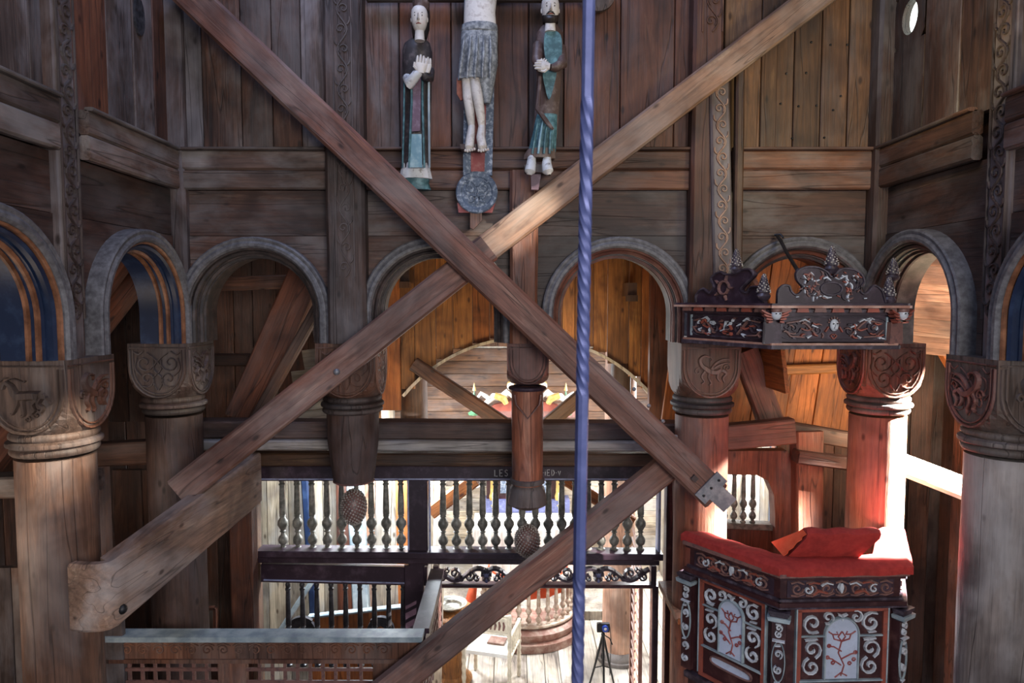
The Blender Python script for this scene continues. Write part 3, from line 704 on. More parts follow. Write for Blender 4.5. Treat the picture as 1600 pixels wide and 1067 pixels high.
# hanging iron rod
def rod():
    mb = MB(); rings = []; n = 520; p0, p1 = P(926.5, -260, 1.3), P(902, 1200, 1.3); hw = .0108
    ang = 0
    for i in range(n+1):
        t = i/n; py = -260+1460*t
        if 130 < py < 590 or py > 880: ang += (.115 if py > 300 else .07)
        c = p0.lerp(p1, t)
        rings.append([(c.x+hw*1.16*math.cos(ang+PI/4+k*PI/2+e), c.y+hw*1.16*math.sin(ang+PI/4+k*PI/2+e), c.z) for k in range(4) for e in (-.30, .30)])
    mb.loft(rings); o = mb.obj('hanging_iron_rod', M['iron'])
    tag(o, 'twisted blue-black iron rod hanging close to the viewer', 'rod')
rod()

# pegs and nails in the wall boards right of the batten
for px, py in ((1270,66),(1300,70),(1326,70),(1231,115),(1262,114),(1250,166),(1222,162),(1278,165),(1304,172),(1290,215),(1240,216),(1316,150)):
    p = P(px, py, YW+.004); MB().ball(p, .009, 6, 4).obj('nail', M['darkiron'], wall)
# ------------------------------------------------------------------ hanging statues
def figure(mb, rings, n=28, fold=0.0, fk=9, ph=0.0):
    out = []
    for k, (z, cx, cy, rx, ry) in enumerate(rings):
        f = fold*min(1, max(0, k/(len(rings)-1)*1.6-.2))
        out.append([(cx+rx*(1+f*math.sin(fk*2*PI*j/n+ph+z*2))*math.cos(2*PI*j/n), cy+ry*(1+f*math.sin(fk*2*PI*j/n+ph+z*2))*math.sin(2*PI*j/n), z) for j in range(n)])
    return mb.loft(out)
def px_rings(rows, Y, depth=.55):
    """(py, left px, right px) rows -> ellipse rings at world depth Y"""
    out = []
    for py, a, b in rows:
        p, q = P(a, py, Y), P(b, py, Y); rx = (q.x-p.x)/2; out.append((p.z, (p.x+q.x)/2, Y, rx, min(.095, rx*depth)+.01))
    return out
def sstroke(root, name, mat, pts, rads, n=8): return MB().tube(pts, rads, n).obj(name, mat, root, True)
def head(root, cx, cy, top, chin, w, beard, Y):
    """carved head: skull, brow, nose, eyes, mouth, ears"""
    zt, zc = P(0, top, Y).z, P(0, chin, Y).z; H = zt-zc; W = w*Y/F/2; c = V((P(cx, 0, Y).x, Y-.06, (zt+zc)/2))
    prof = [(-.50,.30,.30),(-.44,.52,.50),(-.34,.70,.66),(-.22,.84,.78),(-.08,.95,.88),(.08,1.0,.95),(.22,1.0,.98),(.36,.92,.92),(.46,.70,.72),(.50,.40,.42)]
    mb = MB(); mb.loft([[(c.x+W*a*math.cos(2*PI*j/20), c.y+W*1.15*b*math.sin(2*PI*j/20), c.z+H*t) for j in range(20)] for t, a, b in prof])
    hd = mb.obj('head', M['flesh'], root, True); fy = c.y-W*1.10
    MB().loft([[(c.x-W*.10, fy+.004, c.z+H*.14), (c.x, fy-.004, c.z+H*.14), (c.x+W*.10, fy+.004, c.z+H*.14)], [(c.x-W*.22, fy+.008, c.z-H*.10), (c.x, fy-.020, c.z-H*.08), (c.x+W*.22, fy+.008, c.z-H*.10)], [(c.x-W*.14, fy+.01, c.z-H*.13), (c.x, fy-.006, c.z-H*.14), (c.x+W*.14, fy+.01, c.z-H*.13)]], True, True).obj('nose', M['flesh'], hd, True)
    for s in (-1, 1):
        MB().ball((c.x+s*W*.42, fy+.016, c.z+H*.06), W*.20, 10, 6, (1.1,.5,.55)).obj('eye', M['white'], hd, True)
        MB().ball((c.x+s*W*.42, fy+.008, c.z+H*.06), W*.085, 8, 6, (1,.6,1)).obj('pupil', M['eye'], hd, True)
        sstroke(hd, 'brow', M['hair'], [(c.x+s*W*.16, fy+.006, c.z+H*.13), (c.x+s*W*.42, fy+.006, c.z+H*.165), (c.x+s*W*.68, fy+.022, c.z+H*.12)], [.002,.0032,.002], 5)
        MB().ball((c.x+s*W*.98, c.y, c.z), W*.2, 8, 6, (.4,.7,1.5)).obj('ear', M['flesh'], hd, True)
    sstroke(hd, 'mouth', M['lip'], [(c.x-W*.30, fy+.014, c.z-H*.24), (c.x, fy+.006, c.z-H*.235), (c.x+W*.30, fy+.014, c.z-H*.24)], [.002,.0042,.002], 6)
    if beard:
        b = MB(); b.loft([[(c.x+W*a*math.cos(PI+PI*j/10), c.y+W*1.17*bb*math.sin(PI+PI*j/10), c.z+H*t) for j in range(11)] for t, a, bb in [(-.20,.90,.60),(-.30,.84,.80),(-.40,.74,.84),(-.52,.50,.62),(-.60,.2,.3)]], False, False); b.obj('beard', M['hair'], hd, True)
        sstroke(hd, 'moustache', M['hair'], [(c.x-W*.46, fy+.016, c.z-H*.25), (c.x-W*.2, fy+.004, c.z-H*.185), (c.x, fy, c.z-H*.175), (c.x+W*.2, fy+.004, c.z-H*.185), (c.x+W*.46, fy+.016, c.z-H*.25)], [.003,.005,.004,.005,.003], 6)
    MB().loft([[(c.x+W*a*math.cos(2*PI*j/14), c.y+W*a*math.sin(2*PI*j/14), z) for j in range(14)] for a, z in ((.62, zc-.05), (.56, zc), (.58, zc+H*.2))]).obj('neck', M['flesh'], root, True)
    return hd, c, W, H
def hand(root, wrist, d, up, s, mat, curl=.25, thumb=1):
    """palm, four fingers and a thumb; d points along the fingers, up is the back of the hand"""
    w_ = V(wrist); d = V(d).normalized(); up = V(up); up = (up-d*up.dot(d)).normalized(); sd = d.cross(up)
    h = MB().loft([[w_+d*t*s+sd*a*s*math.cos(2*PI*j/10)+up*b*s*math.sin(2*PI*j/10) for j in range(10)] for t, a, b in ((0,.20,.15),(.15,.26,.15),(.42,.33,.13),(.52,.32,.11))]).obj('hand', mat, root, True)
    for k, L in enumerate((.42, .50, .46, .36)):
        q = (-.24+.16*k)*s; p0 = w_+d*.46*s+sd*q; p1 = p0+d*L*.45*s; p2 = p1+(d-up*curl).normalized()*L*.32*s; p3 = p2+(d-up*curl*2).normalized()*L*.23*s
        MB().tube([p0, p1, p2, p3], [.085*s, .080*s, .072*s, .045*s], 6).obj('finger', mat, h, True)
    p0 = w_+d*.16*s-sd*thumb*.20*s; p1 = p0+(d*.6-sd*thumb*.8).normalized()*.22*s; p2 = p1+d*.22*s
    MB().tube([p0, p1, p2], [.10*s, .085*s, .05*s], 6).obj('thumb', mat, h, True)
    return h
YS = 4.52
# mourning woman
sw = thing('wooden_statue', tuple(P(652, 290, YS)), 'painted statue of a white-faced woman with pressed hands, left of the cross', 'statue')
figure(MB(), px_rings([(58,650,664),(62,642,668),(68,634,674),(80,631,677),(100,631,677),(130,632,676),(170,632,675),(210,631,674),(245,630,674),(264,628,674)], YS), 32, .035, 10).obj('robe', M['robe'], sw, True)
figure(MB(), px_rings([(256,630,673),(268,628,675),(280,627,677)], YS, .6), 40, .05, 14).obj('hem', M['white'], sw, True)
figure(MB(), px_rings([(278,630,674),(286,630,672),(297,636,676)], YS, .5), 20).obj('foot_block', M['teal'], sw, True)
def pan(root, name, mat, pxs, Y, th=.012):
    mb = MB(); q = [P(a, b, Y) for a, b in pxs]; mb.prism([(p.x, p.z) for p in q], lambda u, v, h: V((u, Y-h, v)), 0, th); return mb.obj(name, mat, root, True)
pan(sw, 'front_panel', M['violet'], [(646,124),(660,122),(659,205),(645,206)], YS-.098)
pan(sw, 'skirt', M['tealblue'], [(644,210),(661,210),(662,262),(642,262)], YS-.096)
for a, b in ((645, 641), (662, 665), (672, 673)):
    sstroke(sw, 'cloak_edge', M['bluegrey'] if a == 672 else M['teal'], [P(a, 118, YS-.105), P(a, 160, YS-.112), P((a+b)/2, 210, YS-.112), P(b, 262, YS-.105)], [.007,.008,.008,.007], 6)
sstroke(sw, 'cloak_edge', M['teal'], [P(634, 122, YS-.08), P(633, 180, YS-.09), P(631, 262, YS-.085)], [.006,.007,.006], 6)
figure(MB(), px_rings([(60,647,669),(45,645,673),(25,646,674),(12,648,673),(7,652,668)], YS-.035, 1.0), 20).obj('veil', M['hair'], sw, True)
head(sw, 659, 0, 17, 57, 25, False, YS-.04)
figure(MB(), px_rings([(18,648,672),(12,647,673),(4,647,673)], YS-.055, 1.15), 20, .06, 8).obj('crown', M['cloakbrown'], sw, True)
sstroke(sw, 'sleeve', M['white'], [P(638, 122, YS-.06), P(643, 130, YS-.13), P(653, 116, YS-.15), P(660, 112, YS-.155)], [.03,.036,.030,.02], 10)
sstroke(sw, 'sleeve', M['robe'], [P(674, 110, YS-.04), P(672, 122, YS-.11), P(666, 120, YS-.14), P(664, 114, YS-.15)], [.03,.034,.026,.02], 10)
hand(sw, P(659, 114, YS-.16), (.12,-.05,1), (.2,-1,0), .115, M['flesh'], .05)
hand(sw, P(668, 114, YS-.14), (.05,-.05,1), (.2,1,0), .100, M['flesh'], .05, -1)
# crucified figure
cr = thing('crucifix', tuple(P(747, 350, 4.6)), 'crucified figure in a grey loincloth on a blue cross with a round end', 'crucifix')
pan(cr, 'cross_board', M['crossblue'], [(728,-60),(776,-60),(774,150),(771,275),(726,275),(727,150)], 4.62, .03)
pan(cr, 'red_stripe', M['crossred'], [(737,150),(762,150),(759,268),(738,268)], 4.589, .006)
pan(cr, 'foot_plate', M['crossred'], [(717,318),(776,318),(771,333),(719,333)], 4.62, .03)
pan(cr, 'foot_tip', M['capitalwarm'], [(737,333),(755,333),(755,345),(742,359),(737,356)], 4.62, .028)
cc = P(747, 301, 4.59); mb = MB()
mb.lathe([(0.001, .0), (.138, .0), (.138, .030), (.130, .036), (.105, .033), (.098, .026), (.001, .026)], 36)
mb.v = [V((cc.x+p.x, cc.y+.015-p.z, cc.z+p.y)) for p in mb.v]; dk = mb.obj('round_end', M['crossblue'], cr, True)
mb = MB(); carve(mb, knot(.17, .17, .013, 3), plane((cc.x, cc.y-.011, cc.z), (1,0,0), (0,0,1), (0,-1,0)), .008); mb.obj('medallion_relief', M['crossblue'], dk)
YC = 4.50
body = MB(); figure(body, px_rings([(-120,722,782),(-80,724,782),(-40,728,778),(0,728,778),(20,727,776),(46,726,778)], YC, .5), 28); body.obj('torso', M['flesh'], cr, True)
figure(MB(), px_rings([(42,724,779),(55,722,780),(75,722,779),(95,720,779),(115,719,776),(125,718,772)], YC, .55), 40, .05, 11).obj('loincloth', M['loin'], cr, True)
figure(MB(), px_rings([(100,740,780),(125,745,776),(145,752,772),(162,758,768)], YC-.0, .7), 20, .06, 6).obj('loincloth_fall', M['loin'], cr, True)
figure(MB(), px_rings([(40,724,779),(48,722,780),(52,724,779)], YC, .62), 28).obj('belt', M['loin'], cr, True)
for i_ in range(5):
    xx = 728+i_*10; sstroke(cr, 'cloth_fold', M['loin'], [P(xx, 56, YC-.085), P(xx-3+i_, 80, YC-.10), P(xx-6+i_*1.5, 104, YC-.10), P(xx-8+i_*2, 122, YC-.085)], [.006,.010,.010,.006], 6)
pan(cr, 'rust_lining', M['lining'], [(716,124),(722,120),(760,118),(765,140),(763,158),(755,156),(745,148),(722,158),(716,148)], YC+.03, .02)
for pts, nm in (([(731,118,.0),(733,150,-.03),(737,180,-.01),(739,200,.0)], 0), ([(742,118,-.02),(748,150,-.06),(753,180,-.02),(755,200,-.01)], 1)):
    sstroke(cr, 'leg', M['flesh'], [P(a, b, YC+q) for a, b, q in pts], [.034,.034,.029,.020], 12)
    a, b, q = pts[-1]
    MB().tube([P(a, b-4, YC+q), P(a-2, b+14, YC+q-.03), P(a-4+nm*5, b+30, YC+q-.05), P(a-5+nm*6, b+36, YC+q-.05)], [.022,.028,.030,.014], 10).obj('foot', M['flesh'], cr, True)
    for t in range(5):
        MB().ball(P(a-10+nm*5+t*3.6, b+36-abs(t-1), YC+q-.062), .0085, 6, 5, (1,1.4,1.2)).obj('toe', M['flesh'], cr, True)
pan(cr, 'foot_rest', M['capitaldark'], [(722,230),(763,230),(762,238),(724,238)], 4.58, .10)
# bearded man
sm = thing('wooden_statue', tuple(P(845, 272, YS)), 'painted statue of a bearded man in a green robe, right of the cross', 'statue')
figure(MB(), px_rings([(38,852,872),(43,846,876),(52,840,882),(75,839,882),(105,840,881),(140,841,878),(180,838,875),(215,833,873),(236,829,870)], YS), 32, .045, 9).obj('cloak', M['cloakbrown'], sm, True)
pan(sm, 'robe_front', M['teal'], smooth([(854,52),(866,48),(878,56),(880,80),(876,100),(866,110),(856,98),(852,75)], 4, True), YS-.098)
pan(sm, 'robe_point', M['teal'], smooth([(850,112),(860,110),(871,113),(868,132),(860,156),(853,135)], 4, True), YS-.098)
figure(MB(), px_rings([(180,840,873),(210,834,872),(238,827,870)], YS-.015, .6), 40, .06, 12).obj('green_skirt', M['teal'], sm, True)
figure(MB(), px_rings([(234,826,870),(242,822,870),(249,822,869)], YS-.01, .7), 40, .07, 9).obj('scalloped_hem', M['capital'], sm, True)
sstroke(sm, 'cloak_fold', M['cloakbrown'], [P(846, 120, YS-.09), P(842, 170, YS-.11), P(856, 190, YS-.13), P(866, 202, YS-.11)], [.012,.016,.016,.01], 8)
for k_ in range(4): sstroke(sm, 'skirt_fold', M['tealblue'] if k_ == 1 else M['teal'], [P(843+k_*7, 186+k_*3, YS-.105), P(838+k_*8, 215, YS-.12), P(834+k_*9, 240, YS-.11)], [.005,.008,.008], 6)
for a, b in ((832, -1), (856, 1)):
    MB().tube([P(a+1, 243, YS-.04), P(a, 256, YS-.08), P(a+b*2, 268, YS-.10), P(a+b*3, 273, YS-.10)], [.024,.032,.036,.015], 10).obj('foot', M['white'], sm, True)
pan(sm, 'foot_block', M['capitaldark'], [(820,262),(864,262),(862,275),(822,272)], YS+.02, .11)
pan(sm, 'peg', M['violet'], [(831,274),(847,274),(843,298),(832,298)], YS+.02, .05)
head(sm, 861, 0, 3, 43, 27, True, YS-.04)
figure(MB(), px_rings([(36,850,874),(20,847,876),(5,849,875),(-4,853,870)], YS-.025, 1.0), 20).obj('hair', M['hair'], sm, True)
sstroke(sm, 'sleeve', M['cloakbrown'], [P(878, 75, YS-.03), P(880, 100, YS-.10), P(868, 106, YS-.13), P(862, 105, YS-.14)], [.035,.036,.028,.02], 10)
sstroke(sm, 'sleeve', M['cloakbrown'], [P(843, 70, YS-.03), P(841, 95, YS-.09), P(846, 108, YS-.12)], [.035,.036,.026], 10)
hand(sm, P(861, 104, YS-.15), (-1,-.1,.15), (0,-1,.2), .105, M['flesh'], .25)
hand(sm, P(846, 112, YS-.14), (.4,-.2,1), (-.3,-1,0), .09, M['flesh'], .3)
# rood cross arm just above the picture, and its round end
ra = thing('cross_arm', tuple(P(790, -12, 4.66)), 'dark cross arm along the top edge with a round end, right of the bearded statue', 'beam')
timber('arm', P(575, -8, 4.64), P(915, -8, 4.64), .06, .085, M['capitaldark'], ra, (0,1,0))
mb = MB(); mb.lathe([(0.001, .0), (.115, .0), (.115, .03), (.08, .045), (0.001, .045)], 28); cc = P(936, -8, 4.66)
mb.v = [V((cc.x+p.x, cc.y-p.z, cc.z+p.y)) for p in mb.v]; mb.obj('round_end', M['capitaldark'], ra, True)

# ------------------------------------------------------------------ beams behind the arcade
def T(name, a, b, wx, wy, mat, label, cat='beam', side=(0,1,0), **k):
    return tag(timber(name, a, b, wx, wy, mat, None, side, **k), label, cat)
rb = thing('cross_beam', (-.5, 5.16, 3.5), 'long grey beam behind the arcade, above the chancel screen', 'beam')
timber('upper_timber', P(300, 668, 5.20), P(1068, 672, 5.20), .20, .13, M['columndark'], rb, (0,1,0), 0, .004)
timber('lower_moulding', P(300, 692, 5.14), P(1068, 694, 5.14), .20, .075, M['greypale'], rb, (0,1,0), 0, .005)
T('curved_beam', P(395, 716, 5.24), P(1060, 716, 5.24), .12, .10, M['wallgold'], 'rough brown timber between the grey beam and the inscribed rail')
T('aisle_beam', P(100, 712, 5.35), P(330, 700, 5.35), .14, .18, M['aisle'], 'dark beam behind the dark corner column')
T('aisle_beam', P(318, 562, 5.6), P(402, 562, 5.6), .10, .10, M['aisle'], 'short dark horizontal timber seen low through the left end arch')
T('aisle_beam', P(340, 444, 5.7), P(452, 440, 5.7), .05, .115, M['bandred'], 'nailed pale brown board high inside the left end arch')
T('aisle_rafter', P(505, 375, 5.45), P(380, 655, 5.45), .10, .27, M['aislered'], 'broad red-brown slanting timber inside the left end arch')
T('aisle_rafter', P(515, 452, 5.35), P(398, 660, 5.35), .08, .085, M['bandred'], 'thin slanting strut inside the left end arch')
# choir wall behind the left arch: pale vault boards
cv = thing('wall_choir_vault', (-1.4, 5.9, 3.5), kind='structure')
for k in range(8):
    py = 728-k*33; a = P(max(438, 503-(py-511)*.51), py, 5.9); e_ = P(575, py-14, 5.9); timber('plank', a, e_, .03, .175, M['pale'], cv, (0,1,0), 1, 0, .004)
# left aisle
al = thing('wall_aisle_left', (-4.0, 4, 0), kind='structure')
planks(al, (-3.95, 1.2, 0), (0,1,0), (0,0,1), 5.4, 5.2, .28, .06, [M['aisle'], M['wall']])
planks(al, (-4.0, 6.6, 0), (1,0,0), (0,0,1), 1.45, 3.3, .24, .06, [M['aisle'], M['aisle'], M['aislered']])
planks(al, (-4.0, 6.6, 3.3), (1,0,0), (0,0,1), 2.45, 2.0, .24, .06, [M['aisle'], M['aisle'], M['aislered']])
MB().box((-4.1, 1.0, 5.2), (-2.4, 6.7, 5.3)).obj('ceiling_board', M['aisle'], al)
MB().box((-4.15, 1.0, 0), (-4.0, 6.8, 5.3)).box((-4.1, 6.65, 0), (-2.6, 6.75, 3.3)).box((-4.1, 6.65, 3.3), (-1.6, 6.75, 5.4)).obj('backing', M['aisle'], al)
T('aisle_rafter', V((-3.9, 4.6, 3.0)), V((-2.65, 5.6, 5.2)), .14, .2, M['aislered'], 'orange slanting timber seen through the arch at the left edge', side=(0,1,0))
T('aisle_rafter', V((-3.9, 5.2, 3.6)), V((-2.7, 5.0, 5.0)), .14, .18, M['aislered'], 'slanting timber in the left aisle seen through the narrow blue arch', side=(0,1,0))
T('aisle_rafter', V((-3.85, 3.9, 3.3)), V((-3.5, 5.2, 5.1)), .14, .18, M['aislered'], 'slanting aisle timber beyond the foreground left column', side=(0,1,0))
T('aisle_rail', V((-3.4, 4.05, 3.36)), V((-2.5, 4.05, 3.40)), .16, .13, M['band'], 'pale horizontal timber left of the foreground left column')
lg = thing('aisle_boards', (-3.0, 4.3, 0), 'pale weathered boards left of the foreground left column', 'boarding')
planks(lg, (-3.7, 4.35, 0), (1,0,0), (0,0,1), 1.16, 2.75, .2, .04, [M['wallgrey'], M['band']])
# ambulatory gable wall with the round chancel opening
YG = 7.0
ga = thing('wall_gable', (0, YG, 3), kind='structure')
gc = P(826, 775, YG); R = 255*YG/F
def glen(base, cx):
    def f(u):
        x = base+u; d = R*R-(x-cx)**2
        z0 = gc.z+math.sqrt(d) if d > 0 else 2.2
        return (max(z0, 3.25)-2.2+random.uniform(-.01, .01), 5.75-2.2)
    return f
planks(ga, (-2.3, YG, 2.2), (1,0,0), (0,0,1), 5.0, 3.5, .17, .04, [M['orange'], M['orange'], M['orange'], M['orangered']], lens=glen(-2.3, gc.x))
mb = MB(); rings = []
for i in range(25):
    a = PI*(.22+.56*i/24); c = V((gc.x+R*math.cos(a), YG, gc.z+R*math.sin(a))); rr = V((math.cos(a), 0, math.sin(a)))
    rings.append([c+V((0,-.06,0))-rr*.03, c+V((0,-.06,0))+rr*.0, c+V((0,.12,0))+rr*.0, c+V((0,.12,0))-rr*.03])
tag(mb.loft(rings).obj('arch_rim', M['pale'], ga, True))
# roof boards over the ambulatory (curved to the right)
rf = thing('ceiling_ambulatory', (0, 6, 5.3), kind='structure')
for k in range(9):
    a = math.radians(8+k*10.5); R2 = 2.1
    c0 = V((-.05+R2*math.cos(a)*1.0, 5.05, 3.7+R2*math.sin(a)*.92)); c1 = V((c0.x, 7.0, c0.z))
    timber('plank', c0, c1, .37, .03, M['palepink'] if k > 1 else M['orange'], rf, (-math.sin(a), 0, math.cos(a)), 1, 0, .004)
for k in range(2):
    a = math.radians(98+k*13); c0 = V((-.05+2.1*math.cos(a), 5.05, 3.7+2.1*math.sin(a)*.92))
    timber('plank', c0, V((c0.x, 7.0, c0.z)), .46, .03, M['orange'], rf, (-math.sin(a), 0, math.cos(a)), 1, 0, .004)
# arched fillet on the gable and ceiling brackets
mb = MB(); rings = []
for i in range(13):
    a = math.radians(8+i*6); c = V((-.05+2.04*math.cos(a), 6.93, 3.7+2.04*math.sin(a)*.92)); rr = V((math.cos(a),0,math.sin(a)))
    rings.append([c-rr*.03, c+rr*.02, c+rr*.02+V((0,-.07,0)), c-rr*.03+V((0,-.07,0))])
mb.loft(rings).obj('curved_fillet', M['orangered'], ga)
for px, py, l in ((636, 437, 'small gilded wooden bracket under the second arch'), (988, 458, 'small wooden bracket under the third arch')):
    p = P(px, py, 6.7); b = thing('wood_bracket', tuple(p), l, 'bracket')
    MB().box((p.x-.045, 6.62, p.z-.03), (p.x+.045, 6.95, p.z+.10)).obj('arm', M['wallgold'], b)
    MB().box((p.x-.05, 6.60, p.z-.08), (p.x+.05, 6.72, p.z-.02)).obj('block', M['wallgold'], b)
T('brace', P(648, 568, 6.9), P(835, 692, 6.9), .10, .14, M['bandred'], 'slanting brace below the second arch, left of the centre pendant')
T('brace', P(945, 590, 6.9), P(812, 700, 6.9), .10, .14, M['wallgold'], 'short slanting brace right of the centre pendant')
o = MB().lathe([(.145, 3.2), (.14, 4.25)], 24, (P(643,0,7.2).x, 7.2, 0)).obj('choir_post', M['wallgold'], smooth=True); tag(o, 'stout yellow round post beneath the chancel arch edge', 'post')
o = MB().lathe([(.11, 3.2), (.105, 3.95)], 20, (P(978,0,7.2).x, 7.2, 0)).obj('choir_post', M['wallgold'], smooth=True); tag(o, 'short grey-yellow post right of the centre, above the cross beam', 'post')
# altar wall
aw = thing('wall_altar', (0, 11, 0), kind='structure')
planks(aw, (-1.9, 11.0, 3.72), (1,0,0), (0,0,1), 4.3, 1.5, .34, .05, [M['wallgold']])
for k in range(18):
    timber('plank', (-1.9, 11.0, .1+k*.205), (2.4, 11.0, .1+k*.205), .05, .2, M['pale'] if k < 11 else M['wallgold'], aw, (0,1,0), 1, 0, .005)
MB().box((-2.0, 11.03, 0), (2.5, 11.1, 5.4)).obj('backing', M['pale'], aw)
for s, nm, xx in ((-1, 'left', -1.95), (1, 'right', 2.45)):
    ww = thing('wall_chancel_'+nm, (xx, 9, 0), kind='structure')
    planks(ww, (xx, 7.05, 0), (0,1,0), (0,0,1), 3.95, 5.2, .3, .05, [M['pale']])
MB().box((-2.0, 7.0, 5.2), (2.5, 11.1, 5.3)).obj('ceiling_chancel', M['orange']); tag(bpy.data.objects['ceiling_chancel'], kind='structure')
# floor boards
fl = thing('floor', (0, 8, 0), kind='structure')
planks(fl, (-2.2, 5.6, -.03), (1,0,0), (0,1,0), 4.7, 5.4, .26, .05, [M['floor']], uneven=.002)
planks(fl, (-4.0, .2, -.03), (1,0,0), (0,1,0), 8.0, 5.3, .30, .05, [M['aisle']], uneven=.002)
MB().box((-4.2, 0, -.12), (4.2, 11.1, -.06)).obj('subfloor', M['aisle'], fl)
# ------------------------------------------------------------------ balusters
def bal_prof(H, r):
    q = [(0,.9),(.02,.9),(.03,.55),(.06,.5),(.09,.95),(.13,1.1),(.17,.9),(.20,.5),(.235,.42),(.25,.7),(.265,.45),(.30,.75),(.345,1.15),(.39,1.1),(.43,.7),(.455,.5),(.465,.75),(.48,.6),(.50,.74),(.75,.64),(.90,.52),(.905,.7),(.925,.7),(.93,.45),(.95,.6),(.97,.7),(.99,.5),(1,.7)]
    return [(r*b, H*a) for a, b in q]
def balusters(parent, pts, H, r, mat, n=10, name='baluster'):
    first = None
    for p in pts:
        if first is None:
            first = MB().lathe(bal_prof(H, r), n).obj(name, mat, None, True); o = first
        else:
            o = first.copy(); C.objects.link(o)
        o.parent = parent; o.location = V(p)-parent.location
    return first
# ------------------------------------------------------------------ chancel screen
YK = 5.5
sc = thing('chancel_screen', (-.4, YK, 2.0), 'dark purple chancel screen with turned balusters and carved frieze', 'screen')
def rail(name, a, b, h, d, mat, parent=sc): return timber(name, a, b, d, h, mat, parent, (0,1,0), 0, .001, .008)
rail('inscribed_rail', P(400, 737, YK), P(1042, 737, YK), .125, .12, M['purple'])
rail('rail_edge', P(400, 748.5, YK-.055), P(1042, 748.5, YK-.055), .012, .02, M['paleedge'])
rail('middle_rail', P(408, 861, YK-.03), P(1035, 866, YK-.03), .055, .16, M['purple'])
rail('middle_rail', P(408, 871, YK-.01), P(1030, 875, YK-.01), .05, .12, M['purple'])
rail('panel_rail', P(412, 893, YK), P(670, 899, YK), .155, .07, M['purple'])
rail('rail_edge', P(414, 877, YK-.04), P(640, 879, YK-.04), .008, .02, M['paleedge'])
rail('rail_edge', P(414, 906, YK-.04), P(640, 911, YK-.04), .008, .02, M['paleedge'])
rail('frieze_rail', P(672, 913, YK), P(1022, 914, YK), .03, .09, M['wine'])
def vpost(name, px, w, y0, y1, mat, Y=YK, d=.11, parent=sc):
    a, b = P(px, y1, Y), P(px, y0, Y); timber(name, V((a.x, Y, a.z)), V((a.x, Y, b.z)), w, d, mat, parent, (1,0,0), 0, .001, .008)
vpost('screen_post', 657, .155, 745, 880, M['purple']); vpost('screen_post', 653, .16, 880, 1200, M['purple'])
for q in (640.5, 674): vpost('post_edge', q, .014, 748, 864, M['paleedge'], YK-.05, .02)
vpost('screen_post', 408, .06, 740, 1100, M['wallgold']); vpost('screen_post', 1050, .17, 735, 1300, M['wine'])
vpost('post_edge', 1030, .02, 750, 862, M['paleedge'])
ztop, zbot = P(0, 747, YK).z, P(0, 857, YK).z
xa, xb = P(426, 0, YK).x, P(620, 0, YK).x
balusters(sc, [(xa+(xb-xa)*i/8, YK, zbot) for i in range(9)], ztop-zbot, .038, M['baluster'])
xa, xb = P(689, 0, YK).x, P(1013, 0, YK).x
balusters(sc, [(xa+(xb-xa)*i/15, YK, zbot-.01) for i in range(16)], ztop-zbot+.01, .038, M['baluster'])
zt2, zb2 = P(0, 909, YK).z, P(0, 1040, YK).z
xa, xb = P(432, 0, YK).x, P(622, 0, YK).x
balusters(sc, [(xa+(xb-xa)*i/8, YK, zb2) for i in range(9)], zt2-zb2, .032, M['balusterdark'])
# openwork carved frieze
for cxp in (762, 937):
    cc = P(cxp, 898, YK-.02); mb = MB(); m_ = plane(cc, (1,0,0), (0,0,1), (0,-1,0)); W2 = .42
    for s in (-1, 1):
        mb.ribbon([(s*W2*t, .050*math.sin(t*PI*2.2+.5)) for t in [i/16 for i in range(17)]], [.036]*17, .022, m_, -.02)
        for q, d in ((.33, 1), (.62, -1), (.88, 1)): mb.ribbon(spiral(s*W2*q, d*-.012, .046, PI*.5*d, 1.4, s*d), [.022]*15, .018, m_, -.02)
    for s in (-1, 1):
        for q, d in ((.18, -1), (.48, -1), (.76, 1)): mb.ribbon(spiral(s*W2*q, d*.03, .030, -PI*.5*d, 1.1, s*d), [.018]*15, .016, m_, -.02)
    for k in range(6): mb.ribbon([(0, 0), (.045*math.cos(k*PI/3), .055*math.sin(k*PI/3))], [.02, .04], .02, m_, -.02)
    mb.obj('carved_frieze', M['carvedark'], sc)
    MB().ball(cc+V((0,-.01,0)), .028, 12, 6, (1,.5,1)).obj('rosette', M['carveblue'], sc, True)
    MB().ball(cc+V((0,-.01,-.048)), .018, 8, 6, (.8,.5,1)).obj('leaf_drop', M['carveblue'], sc, True)
for px in (684, 850, 1022): vpost('frieze_block', px, .045, 882, 915, M['purple'], YK, .09)
vpost('side_post', 1020, .05, 912, 1250, M['purple'])
# the inscription on the rail
LET = {'L': [[(0,1),(0,0),(.55,0)]], 'E': [[(.55,1),(0,1),(0,0),(.55,0)], [(0,.5),(.45,.5)]], 'S': [[(.55,.85),(.3,1),(.05,.8),(.15,.58),(.45,.45),(.55,.2),(.3,0),(0,.15)]],
       'I': [[(0,0),(0,.72)], [(0,.92),(0,1)]], 'D': [[(0,0),(0,1),(.35,.92),(.55,.5),(.35,.08),(0,0)]], 'V': [[(0,.8),(.25,0),(.5,.8)]], '.': [[(0,.45),(0,.55)]]}
def letters(txt, px, py, size, Y, parent, mat, adv=.78):
    p = P(px, py, Y); mb = MB(); m_ = plane(p, (1,0,0), (0,0,1), (0,-1,0)); u = 0
    for ch in txt:
        for st_ in LET[ch]: mb.ribbon([(u+a*size*.8, b*size) for a, b in st_], [size*.17]*len(st_), .003, m_)
        u += size*(adv if ch not in 'I.' else adv*.42)
    return mb.obj('inscription', mat, parent)
letters('LES', 775, 744, .052, YK-.066, sc, M['white']); letters('.IED.V', 851, 743, .047, YK-.066, sc, M['white'])
